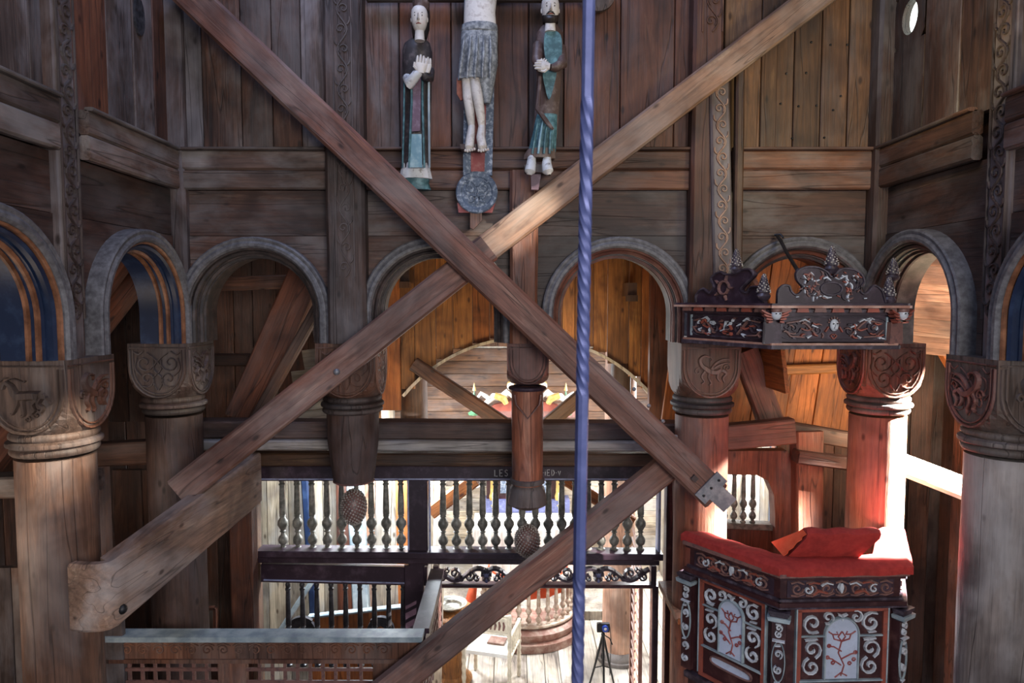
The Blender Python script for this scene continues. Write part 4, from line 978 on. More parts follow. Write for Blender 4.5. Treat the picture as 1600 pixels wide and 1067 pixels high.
# small openwork gallery seen between the pulpit columns
gs = thing('side_screen', tuple(P(1175, 830, 5.6)), 'small arched opening with turned balusters between the two pulpit columns', 'screen')
def rail2(n_, a, b, h, d, mat): return timber(n_, a, b, d, h, mat, gs, (0,1,0), 0, .001, .008)
rail2('sill', P(1125, 818, 5.6), P(1212, 822, 5.6), .05, .12, M['baluster'])
z0, z1 = P(0, 816, 5.6).z, P(0, 735, 5.6).z; xa, xb = P(1150, 0, 5.6).x, P(1196, 0, 5.6).x
balusters(gs, [(xa+(xb-xa)*i/3, 5.6, z0) for i in range(4)], z1-z0, .028, M['baluster'])
mb = MB(); mm = plane((0, 5.55, 0), (1,0,0), (0,0,1), (0,-1,0))
def pxp(l, Y): return [(P(a, b, Y).x, P(a, b, Y).z) for a, b in l]
mb.prism(pxp([(1125,702),(1228,702),(1244,722),(1240,880),(1209,880),(1209,800),(1207,770),(1198,748),(1180,739),(1125,738)], 5.55), mm, -.06, .06); mb.obj('curved_knee', M['aislered'], gs)
mb = MB(); mb.prism(pxp([(1130,824),(1212,824),(1212,900),(1130,900)], 5.62), plane((0,5.62,0), (1,0,0), (0,0,1), (0,-1,0)), -.03, .03); mb.obj('lower_board', M['aislered'], gs)
o = timber('aisle_post', P(1262, 905, 5.45), P(1262, 672, 5.45), .215, .16, M['columnred'], None, (1,0,0)); tag(o, 'pale red square post behind the pulpit cushion', 'post')
T('aisle_beam', P(1215, 668, 5.5), P(1345, 690, 5.5), .14, .13, M['aisle'], 'dark beam end behind the sunlit corner column', side=(0,1,0))
T('aisle_beam', P(1245, 712, 5.35), P(1332, 724, 5.35), .14, .10, M['aislered'], 'red horizontal timber crossing the pale red square post', side=(0,1,0))
T('aisle_beam', P(1055, 690, 5.4), P(1240, 672, 5.4), .14, .2, M['aislered'], 'heavy red beam between the pulpit column and the pale red square post')
T('roof_strut', P(1165, 548, 5.5), P(1215, 682, 5.5), .10, .20, M['columnred'], 'slanting red strut below the pulpit canopy')
T('roof_strut', P(1475, 540, 5.9), P(1535, 640, 5.9), .10, .12, M['orangered'], 'slanting orange strut below the sunlit roof boards')
# right aisle
ar = thing('wall_aisle_right', (3.9, 4, 0), kind='structure')
planks(ar, (2.45, 6.28, 0), (1,0,0), (0,0,1), .75, 3.2, .2, .05, [M['aislered'], M['aisle']])
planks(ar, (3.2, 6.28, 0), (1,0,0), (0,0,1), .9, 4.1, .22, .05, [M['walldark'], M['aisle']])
planks(ar, (1.35, 6.25, 3.15), (1,0,0), (.12,0,1), 1.85, 2.25, .3, .04, [M['orangered'], M['orange'], M['orangered']])
T('ledge', P(1225, 578, 6.2), P(1325, 574, 6.2), .10, .09, M['orange'], 'orange horizontal ledge below the pulpit canopy')
for k in range(9):
    z = 4.02+k*.155; timber('plank', (2.72, 6.05, z+.16-.012*k), (4.3, 5.55, z), .03, .15, M['palepink'], ar, (0,1,0), 1, 0, .004)
planks(ar, (3.95, .8, 0), (0,1,0), (0,0,1), 2.3, 5.2, .28, .06, [M['aisle']])
planks(ar, (3.95, 4.0, 0), (0,1,0), (0,0,1), 2.0, 4.05, .28, .06, [M['aisle'], M['aislered']])
planks(ar, (3.95, 3.1, 0), (0,1,0), (0,0,1), .9, 3.9, .28, .06, [M['aisle']])
MB().box((3.99, .8, 0), (4.05, 6.5, 3.85)).box((3.99, .8, 3.85), (4.05, 3.1, 5.4)).box((3.99, 5.95, 3.85), (4.05, 6.5, 5.4)).obj('outer_boarding', M['aisle'], ar)
MB().box((2.6, 4.9, 5.35), (4.1, 6.5, 5.45)).box((2.5, 6.42, 0), (4.2, 6.5, 5.4)).box((1.3, 6.42, 3.15), (2.5, 6.5, 5.4)).obj('backing', M['aislered'], ar)
planks(ar, (1.55, 5.2, 3.0), (0,1,0), (0,0,1), 1.1, 2.4, .22, .04, [M['orangered']])

# ------------------------------------------------------------------ behind the screen, left: choir wall boards
cl = thing('wall_choir_left', (-1.6, 6.9, 0), kind='structure')
planks(cl, (-2.95, 6.95, 0), (1,0,0), (0,0,1), 1.4, 3.25, .18, .04, [M['pale']])
planks(cl, (-1.6, 6.9, 0), (1,0,0), (.03,0,1), .85, 3.25, .15, .04, [M['pale'], M['pale'], M['palepink']])
T('choir_post', V((P(484,0,6.7).x, 6.7, 0)), P(478, 735, 6.7), .07, .09, M['navy'], 'dark blue upright behind the left half of the screen', 'post', side=(1,0,0))
T('choir_post', V((P(562,0,6.6).x, 6.6, 0)), P(556, 735, 6.6), .16, .1, M['bluegrey'], 'blue-grey upright behind the left pinecone', 'post', side=(1,0,0))
T('choir_post', V((P(632,0,6.5).x, 6.5, 0)), P(632, 735, 6.5), .15, .1, M['orangered'], 'orange upright left of the middle screen post', 'post', side=(1,0,0))
T('choir_brace', P(440, 985, 6.4), P(492, 905, 6.4), .03, .05, M['bluegrey'], 'thin blue-grey slanting rail behind the lower balusters')
o = MB().lathe([(.13, 0), (.125, 3.3)], 20, (P(535,0,6.75).x, 6.75, 0)).obj('choir_column', M['columnred'], smooth=True); tag(o, 'round red-brown column behind the screen, left of the pinecone', 'column')
pw = thing('pew', tuple(P(540, 985, 5.95)), 'orange-red pew back behind the dark lower balusters', 'pew')
mb = MB(); mb.prism(pxp([(485,964),(640,946),(660,944),(660,1060),(485,1060)], 5.95), plane((0,5.95,0), (1,0,0), (0,0,1), (0,-1,0)), -.02, .02); mb.obj('back_board', M['orangered'], pw)
timber('top_rail', P(485, 963, 5.93), P(660, 944, 5.93), .06, .03, M['bluegrey'], pw, (0,1,0))
for px in (474, 597):
    cc = P(px, 985, 5.85); mb = MB(); n = 30
    poly = []
    for i in range(n+1):
        a = PI*i/n; rr = .135*(1 if .25 < i/n < .75 else .9)
        poly.append((rr*math.cos(a), rr*math.sin(a)*.95))
    poly += [(-.14, -.3), (-.06, -.05), (-.05, .02), (0, .05), (.05, .02), (.06, -.05), (.14, -.3)]
    mb.prism(poly, plane(cc, (1,0,0), (0,0,1), (0,-1,0)), -.02, .02); mb.obj('pew_end', M['balusterdark'], pw)
planks(cl, (1.85, 6.93, 0), (1,0,0), (0,0,1), .8, 3.25, .18, .04, [M['pale']])
# diagonal orange brace behind the right half of the screen
T('choir_brace', P(675, 800, 6.3), P(745, 748, 6.3), .1, .13, M['orangered'], 'orange slanting brace behind the screen left of the centre')
T('choir_brace', P(885, 748, 6.3), P(990, 815, 6.3), .1, .11, M['orangered'], 'orange slanting brace behind the screen right of the centre')

# ------------------------------------------------------------------ closed pew with lattice, lower left
YP = 4.36
lp = thing('lattice_pew', tuple(P(400, 1000, YP)), 'closed pew with blue-grey top rail and lattice, lower left', 'pew')
def r3(n_, a, b, h, d, mat): return timber(n_, a, b, d, h, mat, lp, (0,1,0), 0, .001, .006)
zt = P(0, 990, YP).z
xl, xr = P(40, 0, YP).x, P(655, 0, YP).x
MB().add([(xl, YP-.05, zt), (xr, YP-.05, zt), (xr, YP+.07, zt), (xl, YP+.07, zt), (xl, YP-.05, zt-.035), (xr, YP-.05, zt-.035), (xr, YP+.07, zt-.035), (xl, YP+.07, zt-.035)],
         [(0,1,2,3),(4,7,6,5),(0,4,5,1),(1,5,6,2),(2,6,7,3),(3,7,4,0)]).obj('top_rail', M['bluegrey'], lp)
MB().box((xl, YP-.02, zt-.16), (xr-.03, YP+.03, zt-.035)).obj('frieze_board', M['capitalwarm'], lp)
m_ = plane((xl+.5, YP-.021, zt-.10), (1,0,0), (0,0,1), (0,-1,0)); mb = MB()
u = 0.0; k = 0
while u < xr-xl-.75:
    carve(mb, [(spiral(u, 0, .038, 0 if k % 2 else PI, 1.4, 1 if k % 2 else -1), .010)], m_, .006); mb.ribbon([(u-.04, .03), (u, .048), (u+.05, .03)], .010, .006, m_); u += .105; k += 1
mb.obj('carved_scrolls', M['capitalwarm'], lp)
MB().box((xl, YP-.035, zt-.185), (xr-.03, YP+.03, zt-.16)).obj('rail', M['capitalwarm'], lp)
zl = P(0, 1130, YP).z
for a, b in ((40, 60), (316, 362), (572, 655)):
    MB().box((P(a,0,YP).x, YP-.03, zl), (P(b,0,YP).x, YP+.02, zt-.185)).obj('stile', M['capitalwarm'], lp)
xs = [P(60,0,YP).x+ (P(316,0,YP).x-P(60,0,YP).x)*i/12 for i in range(1, 12)]+[P(362,0,YP).x+(P(572,0,YP).x-P(362,0,YP).x)*i/10 for i in range(1, 10)]
for x_ in xs: MB().box((x_-.010, YP-.012, zl), (x_+.010, YP+.004, zt-.185)).obj('lattice_slat', M['carvebrown'], lp)
for k in range(4):
    z_ = zt-.235-k*.085
    for a, b in ((60, 316), (362, 572)): MB().box((P(a,0,YP).x, YP-.020, z_-.010), (P(b,0,YP).x, YP-.006, z_+.010)).obj('lattice_slat', M['carvebrown'], lp)
# return side towards the screen
MB().box((xr-.08, YP+.07, zt-.035), (xr+.03, 5.44, zt)).obj('side_rail', M['purple'], lp)
MB().box((xr-.03, YP+.03, zt-.16), (xr+.01, 5.44, zt-.035)).obj('side_board', M['purple'], lp)
for i in range(11):
    y_ = YP+.12+i*.1; MB().box((xr-.01, y_-.01, zl), (xr+.005, y_+.01, zt-.16)).obj('lattice_slat', M['carvebrown'], lp)
for k in range(5): MB().box((xr-.012, YP+.03, zt-.22-k*.08), (xr+.006, 5.44, zt-.20-k*.08)).obj('lattice_slat', M['carvebrown'], lp)
# boards in the dark below the left arches, with a slot of daylight
db = thing('wall_dark_left', (-2.4, 5.9, 0), kind='structure')
planks(db, (-3.5, 5.9, 0), (1,0,0), (0,0,1), 1.27, 3.0, .26, .05, [M['aisle']])
o = MB().box((P(268,0,5.8).x, 5.80, P(0,985,5.8).z), (P(279,0,5.8).x, 5.815, P(0,957,5.8).z)).obj('window_2', M['daylight']); tag(o, kind='structure')
fr = thing('wall_frame', tuple(P(302, 965, 5.8)), 'dim square wooden frame right of the narrow light slot', 'frame')
for a, b in (((266,950),(338,950)), ((338,950),(338,1000)), ((282,950),(282,1000))):
    timber('frame_bar', P(*a, 5.82), P(*b, 5.82), .03, .04, M['aislered'], fr, (0,1,0), 1, 0)
T('aisle_post', P(386, 1000, 5.3), P(380, 740, 5.3), .18, .14, M['aislered'], 'dark red upright left of the chancel screen', 'post', side=(1,0,0))
# upright on the right side of the opening
T('door_post', P(1068, 1200, 5.3), P(1058, 700, 5.3), .05, .10, M['aislered'], 'thin red upright left of the pulpit column', 'post', side=(1,0,0))
ls = thing('lattice_gate', tuple(P(1014, 1000, 5.6)), 'narrow lattice at the right side of the chancel opening, seen edge on', 'lattice')
xg = P(1014, 0, 5.6).x; z1 = P(0, 916, 5.6).z
for y_ in (5.58, 5.78, 6.0): MB().box((xg-.015, y_-.015, .1), (xg+.015, y_+.015, z1)).obj('frame_bar', M['pink'], ls)
for k in range(26):
    MB().tube([(xg, 5.58, .2+k*.085), (xg, 6.0, .32+k*.085)], .009, 4).obj('lattice_slat', M['pink'], ls)
# moulded chair back / cabinet end beside the pulpit
cb = thing('cabinet', tuple(P(1050, 950, 5.0)), 'warm wooden cabinet with moulded cornice, left of the pulpit column', 'cabinet')
q = P(1042, 932, 5.0); q2 = P(1064, 900, 4.75)
for i, (d, h) in enumerate(((0, 0), (.02, -.04), (.045, -.09), (.06, -.13))):
    MB().box((q.x+d, 4.7, q.z-.03+h), (q.x+.28, 5.25, q.z+.015+h)).obj('cornice', M['orangered'] if i else M['beamlight'], cb)
MB().box((q.x+.085, 4.75, .3), (q.x+.28, 5.2, q.z-.14)).obj('body', M['orangered'], cb)
MB().box((q.x+.075, 4.74, .4), (q.x+.09, 4.80, q.z-.16)).obj('stile', M['aislered'], cb)

# ------------------------------------------------------------------ choir furniture
# baptismal dish on its wooden stand
ft = thing('font_stand', (P(700,0,7.7).x, 7.75, 0), 'round wooden font stand under the metal dish', 'font')
fx = P(700,0,7.7).x
MB().lathe([(.24, 0), (.25, .06), (.16, .12), (.13, .3), (.15, .55), (.25, .75), (.30, .80), (.30, .86), (.27, .88)], 28, (fx, 7.75, 0)).obj('stem', M['orange'], ft, True)
ds = thing('baptismal_dish', (fx, 7.75, .88), 'round tarnished metal dish left of the altar rail', 'dish')
MB().lathe([(.001, .885), (.10, .885), (.125, .90), (.135, .925), (.19, .945), (.195, .955), (.188, .955), (.13, .935), (.115, .91), (.09, .900), (.001, .902)], 36, (fx, 7.75, 0)).obj('bowl', M['brass'], ds, True)
MB().lathe([(.155, .943), (.160, .949), (.165, .943)], 36, (fx, 7.75, 0), False).obj('rim_bead', M['brass'], ds, True)
# semicircular altar rail
ax, ay, aR = P(828,0,9.1).x, 9.15, .62
arl = thing('altar_rail', (ax, ay, 0), 'semicircular altar rail with turned balusters and rounded step', 'railing')
def half(prof, name, mat, n=28, sm=True):
    rings = []
    for i in range(n+1):
        a = PI+PI*i/n; rings.append([(ax+r*math.cos(a), ay+r*math.sin(a), z) for r, z in prof])
    return MB().loft(rings).obj(name, mat, arl, sm)
half([(.05, 0), (aR+.16, 0), (aR+.16, .10), (.05, .10)], 'step', M['altarbase'])
half([(.05, .10), (aR+.07, .10), (aR+.10, .16), (aR+.10, .20), (aR+.05, .24), (.05, .24)], 'step', M['altarbase'])
half([(aR-.07, .27), (aR+.05, .27), (aR+.055, .285), (aR+.05, .30), (aR-.07, .30)], 'bottom_rail', M['altarwood'])
half([(aR-.07, .80), (aR+.05, .80), (aR+.07, .825), (aR+.05, .85), (aR-.07, .85)], 'top_rail', M['altarwood'])
pts = [(ax+(aR-.01)*math.cos(PI+PI*(i+.5)/15), ay+(aR-.01)*math.sin(PI+PI*(i+.5)/15), .30) for i in range(15)]
b0 = balusters(arl, pts, .50, .036, M['altarwood'])
ac = thing('red_cloth', (ax, ay, .86), 'red cloth hanging along the inside of the altar rail', 'cloth')
mb = MB(); rings = []
for i in range(25):
    a = PI+PI*i/24; r_ = aR-.10+.015*math.sin(i*1.7); rings.append([(ax+r_*math.cos(a), ay+r_*math.sin(a), .60), (ax+(r_+.012)*math.cos(a), ay+(r_+.012)*math.sin(a), .60), (ax+(r_+.012)*math.cos(a), ay+(r_+.012)*math.sin(a), .87), (ax+r_*math.cos(a), ay+r_*math.sin(a), .87)])
mb.loft(rings); mb.obj('drape', M['redcloth'], ac, True)
mb = MB(); mb.tube([P(742, 915, 9.1), P(738, 935, 9.05), P(734, 955, 9.0)], [.05, .07, .09], 10); mb.obj('gathered_end', M['redcloth'], ac, True)
# altar
at = thing('altar', (ax, 10.2, 0), 'altar under a white cloth', 'altar')
MB().box((ax-.75, 9.95, .12), (ax+.75, 10.6, 1.08)).obj('table', M['cream'], at)
mb = MB(); rings = []
for i in range(41):
    x_ = ax-.80+1.6*i/40; w_ = .012*math.sin(i*1.9); rings.append([(x_, 9.92+w_, .35), (x_, 9.90+w_, 1.08), (x_, 9.93, 1.105), (x_, 10.6, 1.105), (x_, 10.6, 1.09), (x_, 9.95, 1.08), (x_, 9.94+w_, .35)])
mb.loft(rings); mb.obj('altar_cloth', M['cream'], at, True)
MB().box((ax-1.4, 9.3, 0), (ax+1.4, 10.9, .12)).obj('altar_platform', M['floor']); tag(bpy.data.objects['altar_platform'], 'pale wooden platform carrying the altar', 'platform')
ap = thing('altarpiece', (ax, 10.75, 1.1), 'carved and painted altarpiece with reclining figures and green spires on top', 'altarpiece')
MB().box((ax-.62, 10.72, 1.1), (ax+.62, 10.9, 2.72)).obj('back_panel', M['wine'], ap)
MB().box((ax-.78, 10.66, 2.62), (ax+.78, 10.92, 2.72)).obj('cornice', M['carvebrown'], ap)
MB().box((ax-.70, 10.62, 1.1), (ax+.70, 10.92, 1.30)).obj('predella', M['carveblue'], ap)
MB().box((ax-.40, 10.69, 1.40), (ax+.40, 10.72, 2.50)).obj('painting', M['crossblue'], ap)
for s in (-1, 1):
    MB().lathe([(.05, 1.30), (.06, 1.36), (.04, 1.42), (.035, 1.9), (.045, 1.95), (.035, 2.0), (.035, 2.5), (.06, 2.6)], 14, (ax+s*.52, 10.66, 0)).obj('small_column', M['gold'], ap, True)
    mb = MB(); m_ = plane((ax+s*.78, 10.7, 1.5), (s,0,0), (0,0,1), (0,-1,0))
    for q, (u_, v_) in enumerate(((.0,.1),(.04,.35),(.0,.62),(.03,.85))): mb.ribbon(spiral(u_, v_, .12, q, 1.4, 1 if q % 2 else -1), [.035]*15, .04, m_)
    mb.obj('carved_wing', (M['carvewhite'], M['carvered'])[s > 0], ap)
    mb = MB(); mb.ribbon(spiral(.0, .3, .16, 1, 1.5, 1), [.05]*15, .05, m_); mb.ribbon(spiral(.02, .7, .12, 2, 1.5, -1), [.05]*15, .05, m_); mb.obj('carved_wing', M['carvered'], ap)
MB().prism([(-.62,0),(-.5,.10),(-.2,.17),(0,.2),(.2,.17),(.5,.10),(.62,0)], plane((ax, 10.7, 2.72), (1,0,0), (0,0,1), (0,-1,0)), -.1, .04).obj('pediment', M['carvered'], ap)
for s in (-1, 1):
    c = P(785 if s < 0 else 862, 622, 10.5); c.x += .02
    g = MB(); g.tube([c+V((s*.26,0,-.08)), c+V((s*.14,0,.02)), c+V((s*.0,0,.02)), c+V((-s*.10,0,.10))], [.035,.06,.065,.06], 10); fig = g.obj('reclining_figure', M['flesh'], ap, True)
    MB().ball(c+V((-s*.13,-.02,.19)), .06, 12, 8, (1,1,1.15)).obj('head', M['flesh'], fig, True)
    MB().ball(c+V((-s*.13,.0,.215)), .062, 12, 8, (1,1,.9)).obj('hair', M['gold'], fig, True)
    MB().tube([c+V((-s*.08,-.03,.10)), c+V((-s*.16,-.07,.02)), c+V((-s*.28,-.05,.08))], [.028,.024,.018], 8).obj('arm', M['flesh'], fig, True)
    MB().tube([c+V((s*.20,-.02,.0)), c+V((s*.33,-.04,.08)), c+V((s*.42,0,-.04))], [.04,.032,.02], 8).obj('leg', M['flesh'], fig, True)
    MB().tube([c+V((s*.12,-.05,.05)), c+V((-s*.02,-.06,.0)), c+V((-s*.06,-.05,-.08))], [.05,.06,.04], 8).obj('drapery', M['gold'], fig, True)
    sp = P(743 if s < 0 else 886, 640, 10.5)
    MB().lathe([(.09, 0), (.10, .03), (.05, .06), (.06, .08), (.015, .34), (.001, .40)], 10, tuple(sp+V((0,0,-.08)))).obj('green_spire', M['green'], ap, True)
    MB().lathe([(.03, .38), (.001, .5)], 8, tuple(sp+V((0,0,-.08)))).obj('spire_tip', M['gold'], ap, True)
# candlesticks on the altar
for s, l in ((-1, 'left'), (1, 'right')):
    k = thing('candlestick', (ax+s*.5, 10.15, 1.105), 'metal candlestick on the %s end of the altar' % l, 'candlestick')
    MB().lathe([(.07, 1.105), (.07, 1.12), (.02, 1.15), (.03, 1.2), (.015, 1.25), (.02, 1.34), (.04, 1.36), (.04, 1.37)], 14, (ax+s*.5, 10.15, 0)).obj('stem', M['brass'], k, True)
    MB().lathe([(.014, 1.37), (.013, 1.56)], 10, (ax+s*.5, 10.15, 0)).obj('candle', M['cream'], k, True)
# choir column at the right of the opening
xcc = P(978,0,8.3).x
cc = thing('choir_column', (xcc, 8.3, 0), 'thick pale sunlit column behind the small camera', 'column')
MB().lathe([(.20, .12), (.195, 1.5), (.19, 3.3), (.185, 5.1)], 32, (xcc, 8.3, 0)).obj('shaft', M['palepink'], cc, True)
MB().lathe([(.27, 0), (.27, .04), (.25, .05), (.25, .08), (.235, .10), (.215, .13), (.19, .14)], 32, (xcc, 8.3, 0)).obj('base', M['columngrey'], cc, True)
# armchair
ch = thing('armchair', (P(765,0,7.9).x, 7.75, 0), 'pale carved armchair with spindle back below the altar rail', 'chair')
cx0 = P(768,0,7.8).x; a_ = math.radians(-14); ca, sa = math.cos(a_), math.sin(a_)
def cp(u, v, z): return V((cx0+u*ca-v*sa, 7.7+u*sa+v*ca, z))
def knobby(n_, p, q, r, seg=18):
    pts = []; rr = []
    for i in range(seg+1):
        t = i/seg; pts.append(V(p).lerp(V(q), t)); rr.append(r*(1.0 if i % 2 else .72))
    return MB().tube(pts, rr, 8).obj(n_, M['chair'], ch, True)
for (u, v, h) in ((.27, .0, 1.02), (-.27, .0, .76), (.27, .46, 1.02), (-.27, .46, .76)): pass
knobby('leg', cp(.27,-.2,0), cp(.27,-.2,.95), .028); knobby('leg', cp(.27,.26,0), cp(.27,.26,.70), .028)
knobby('leg', cp(-.27,-.2,0), cp(-.27,-.2,.95), .028); knobby('leg', cp(-.27,.26,0), cp(-.27,.26,.70), .028)
for z in (.93, .72): knobby('back_rail', cp(-.27,-.2,z), cp(.27,-.2,z), .020, 24)
MB().obox(cp(0,-.2,.82), V((ca,sa,0)), V((-sa,ca,0)), V((0,0,1)), .25, .012, .085).obj('back_panel', M['chair'], ch)
mb = MB(); m_ = plane(cp(0,-.213,.82), (ca,sa,0), (0,0,1), (sa,-ca,0))
for i in range(9): mb.ribbon([(-.2+.05*i, -.05), (-.19+.05*i, 0), (-.2+.05*i, .05)], [.02,.03,.02], .008, m_)
mb.obj('carved_relief', M['carvebrown'], ch)
for s in (-1, 1):
    knobby('arm_rail', cp(.27*s,-.2,.68), cp(.27*s,.26,.68), .022, 20)
    for i in range(6): MB().tube([cp(.27*s,-.14+.07*i,.45), cp(.27*s,-.14+.07*i,.67)], [.010,.010], 6).obj('spindle', M['chair'], ch, True)
    knobby('side_rail', cp(.27*s,-.2,.44), cp(.27*s,.26,.44), .02, 18)
knobby('front_rail', cp(-.27,.26,.44), cp(.27,.26,.44), .02, 18)
MB().obox(cp(0,.03,.46), V((ca,sa,0)), V((-sa,ca,0)), V((0,0,1)), .25, .22, .02).obj('seat', M['cream'], ch)
# bench cushion / book on the chair
MB().obox(cp(.05,.08,.49), V((ca,sa,0)), V((-sa,ca,0)), V((0,0,1)), .10, .08, .012).obj('hymn_book', M['altarbase']); tag(bpy.data.objects['hymn_book'], 'brown book lying on the seat of the armchair', 'book')
# tripod with small camera
tx, ty = P(953,0,7.2).x, 7.2
tp = thing('tripod', (tx, ty, 0), 'black tripod standing before the pale choir column', 'tripod')
zc_ = P(0, 984, ty).z
MB().tube([(tx, ty, .5), (tx, ty, zc_-.06)], [.014,.012], 10).obj('centre_pole', M['black'], tp, True)
for k in range(3):
    a = k*2*PI/3+.5; leg = MB().tube([(tx, ty, .86), (tx+.10*math.cos(a), ty+.10*math.sin(a), .45), (tx+.22*math.cos(a), ty+.22*math.sin(a), .01)], [.014,.012,.009], 8).obj('leg', M['black'], tp, True)
    MB().tube([(tx, ty, .5), (tx+.10*math.cos(a), ty+.10*math.sin(a), .45)], [.006,.006], 6).obj('brace', M['black'], tp, True)
MB().lathe([(.022, zc_-.32), (.026, zc_-.30), (.022, zc_-.27)], 12, (tx, ty, 0)).obj('collar', M['black'], tp, True)
MB().ball((tx, ty, zc_-.05), .022, 10, 8).obj('ball_head', M['black'], tp, True)
MB().tube([(tx, ty, zc_-.05), (tx+.07, ty-.01, zc_-.09), (tx+.10, ty-.01, zc_-.16)], [.006,.006,.007], 6).obj('handle', M['black'], tp, True)
km = thing('small_camera', (tx, ty, zc_), 'small black camera with blue lens on the tripod', 'camera')
MB().box((tx-.068, ty-.02, zc_-.02), (tx+.068, ty+.02, zc_+.075)).obj('body', M['black'], km)
MB().box((tx-.05, ty-.022, zc_+.075), (tx-.02, ty+.01, zc_+.083)).obj('dial', M['darkiron'], km)
mb = MB(); mb.lathe([(.001, .0), (.034, .0), (.034, .03), (.026, .032), (.001, .022)], 20); mb.v = [V((tx+.018+p.x, ty-.02-p.z, zc_+.03+p.y)) for p in mb.v]; lb = mb.obj('lens_barrel', M['lens'], km, True)
mb = MB(); mb.ball((tx+.018, ty-.048, zc_+.03), .016, 12, 6, (1,.3,1)); mb.obj('lens_front', M['white'], lb, True)
mb = MB(); mb.tube([(tx+.07, ty, zc_+.05), (tx+.085, ty-.02, zc_-.1), (tx+.075, ty-.02, zc_-.5), (tx+.07, ty, .5)], .004, 5); tag(mb.obj('camera_cable', M['black'], None, True), 'thin black cord hanging from the small camera', 'cord')
# ------------------------------------------------------------------ pulpit
def X_(px, Y): return (px-802)*Y/F
PT = [V((1.20, 4.50, 0)), V((1.60, 3.97, 0)), V((2.33, 4.00, 0)), V((2.66, 4.62, 0))]     # body corners, left to right
ZP = 2.875
pul = thing('pulpit', (2.0, 4.3, 1.4), 'carved wine-red pulpit with flower plaques, lower right', 'pulpit')
def facet(i):
    a, b = PT[i], PT[i+1]; U = (b-a).normalized(); N = V((U.y, -U.x, 0)); w_ = (b-a).length
    if N.y > 0 and i < 2: N = -N
    return a, U, N, w_
def scroll(w_, h_, sw):
    out = []
    for s in (-1, 1):
        out.append((spiral(s*w_*.24, h_*.10, min(w_*.22, h_*.34), PI*.5-s*1.0, 1.35, s), sw))
        out.append(([(s*w_*.05, -h_*.34), (s*w_*.2, -h_*.30), (s*w_*.36, -h_*.38), (s*w_*.44, -h_*.12)], sw))
    return out
def small_scroll(w_, h_, sw):
    return [(spiral(0, h_*.22, min(w_*.4, h_*.24), -1.2, 1.3, 1), sw), (spiral(0, -h_*.22, min(w_*.4, h_*.24), 1.9, 1.3, 1), sw), ([(-w_*.3, h_*.44), (w_*.2, h_*.47)], sw)]
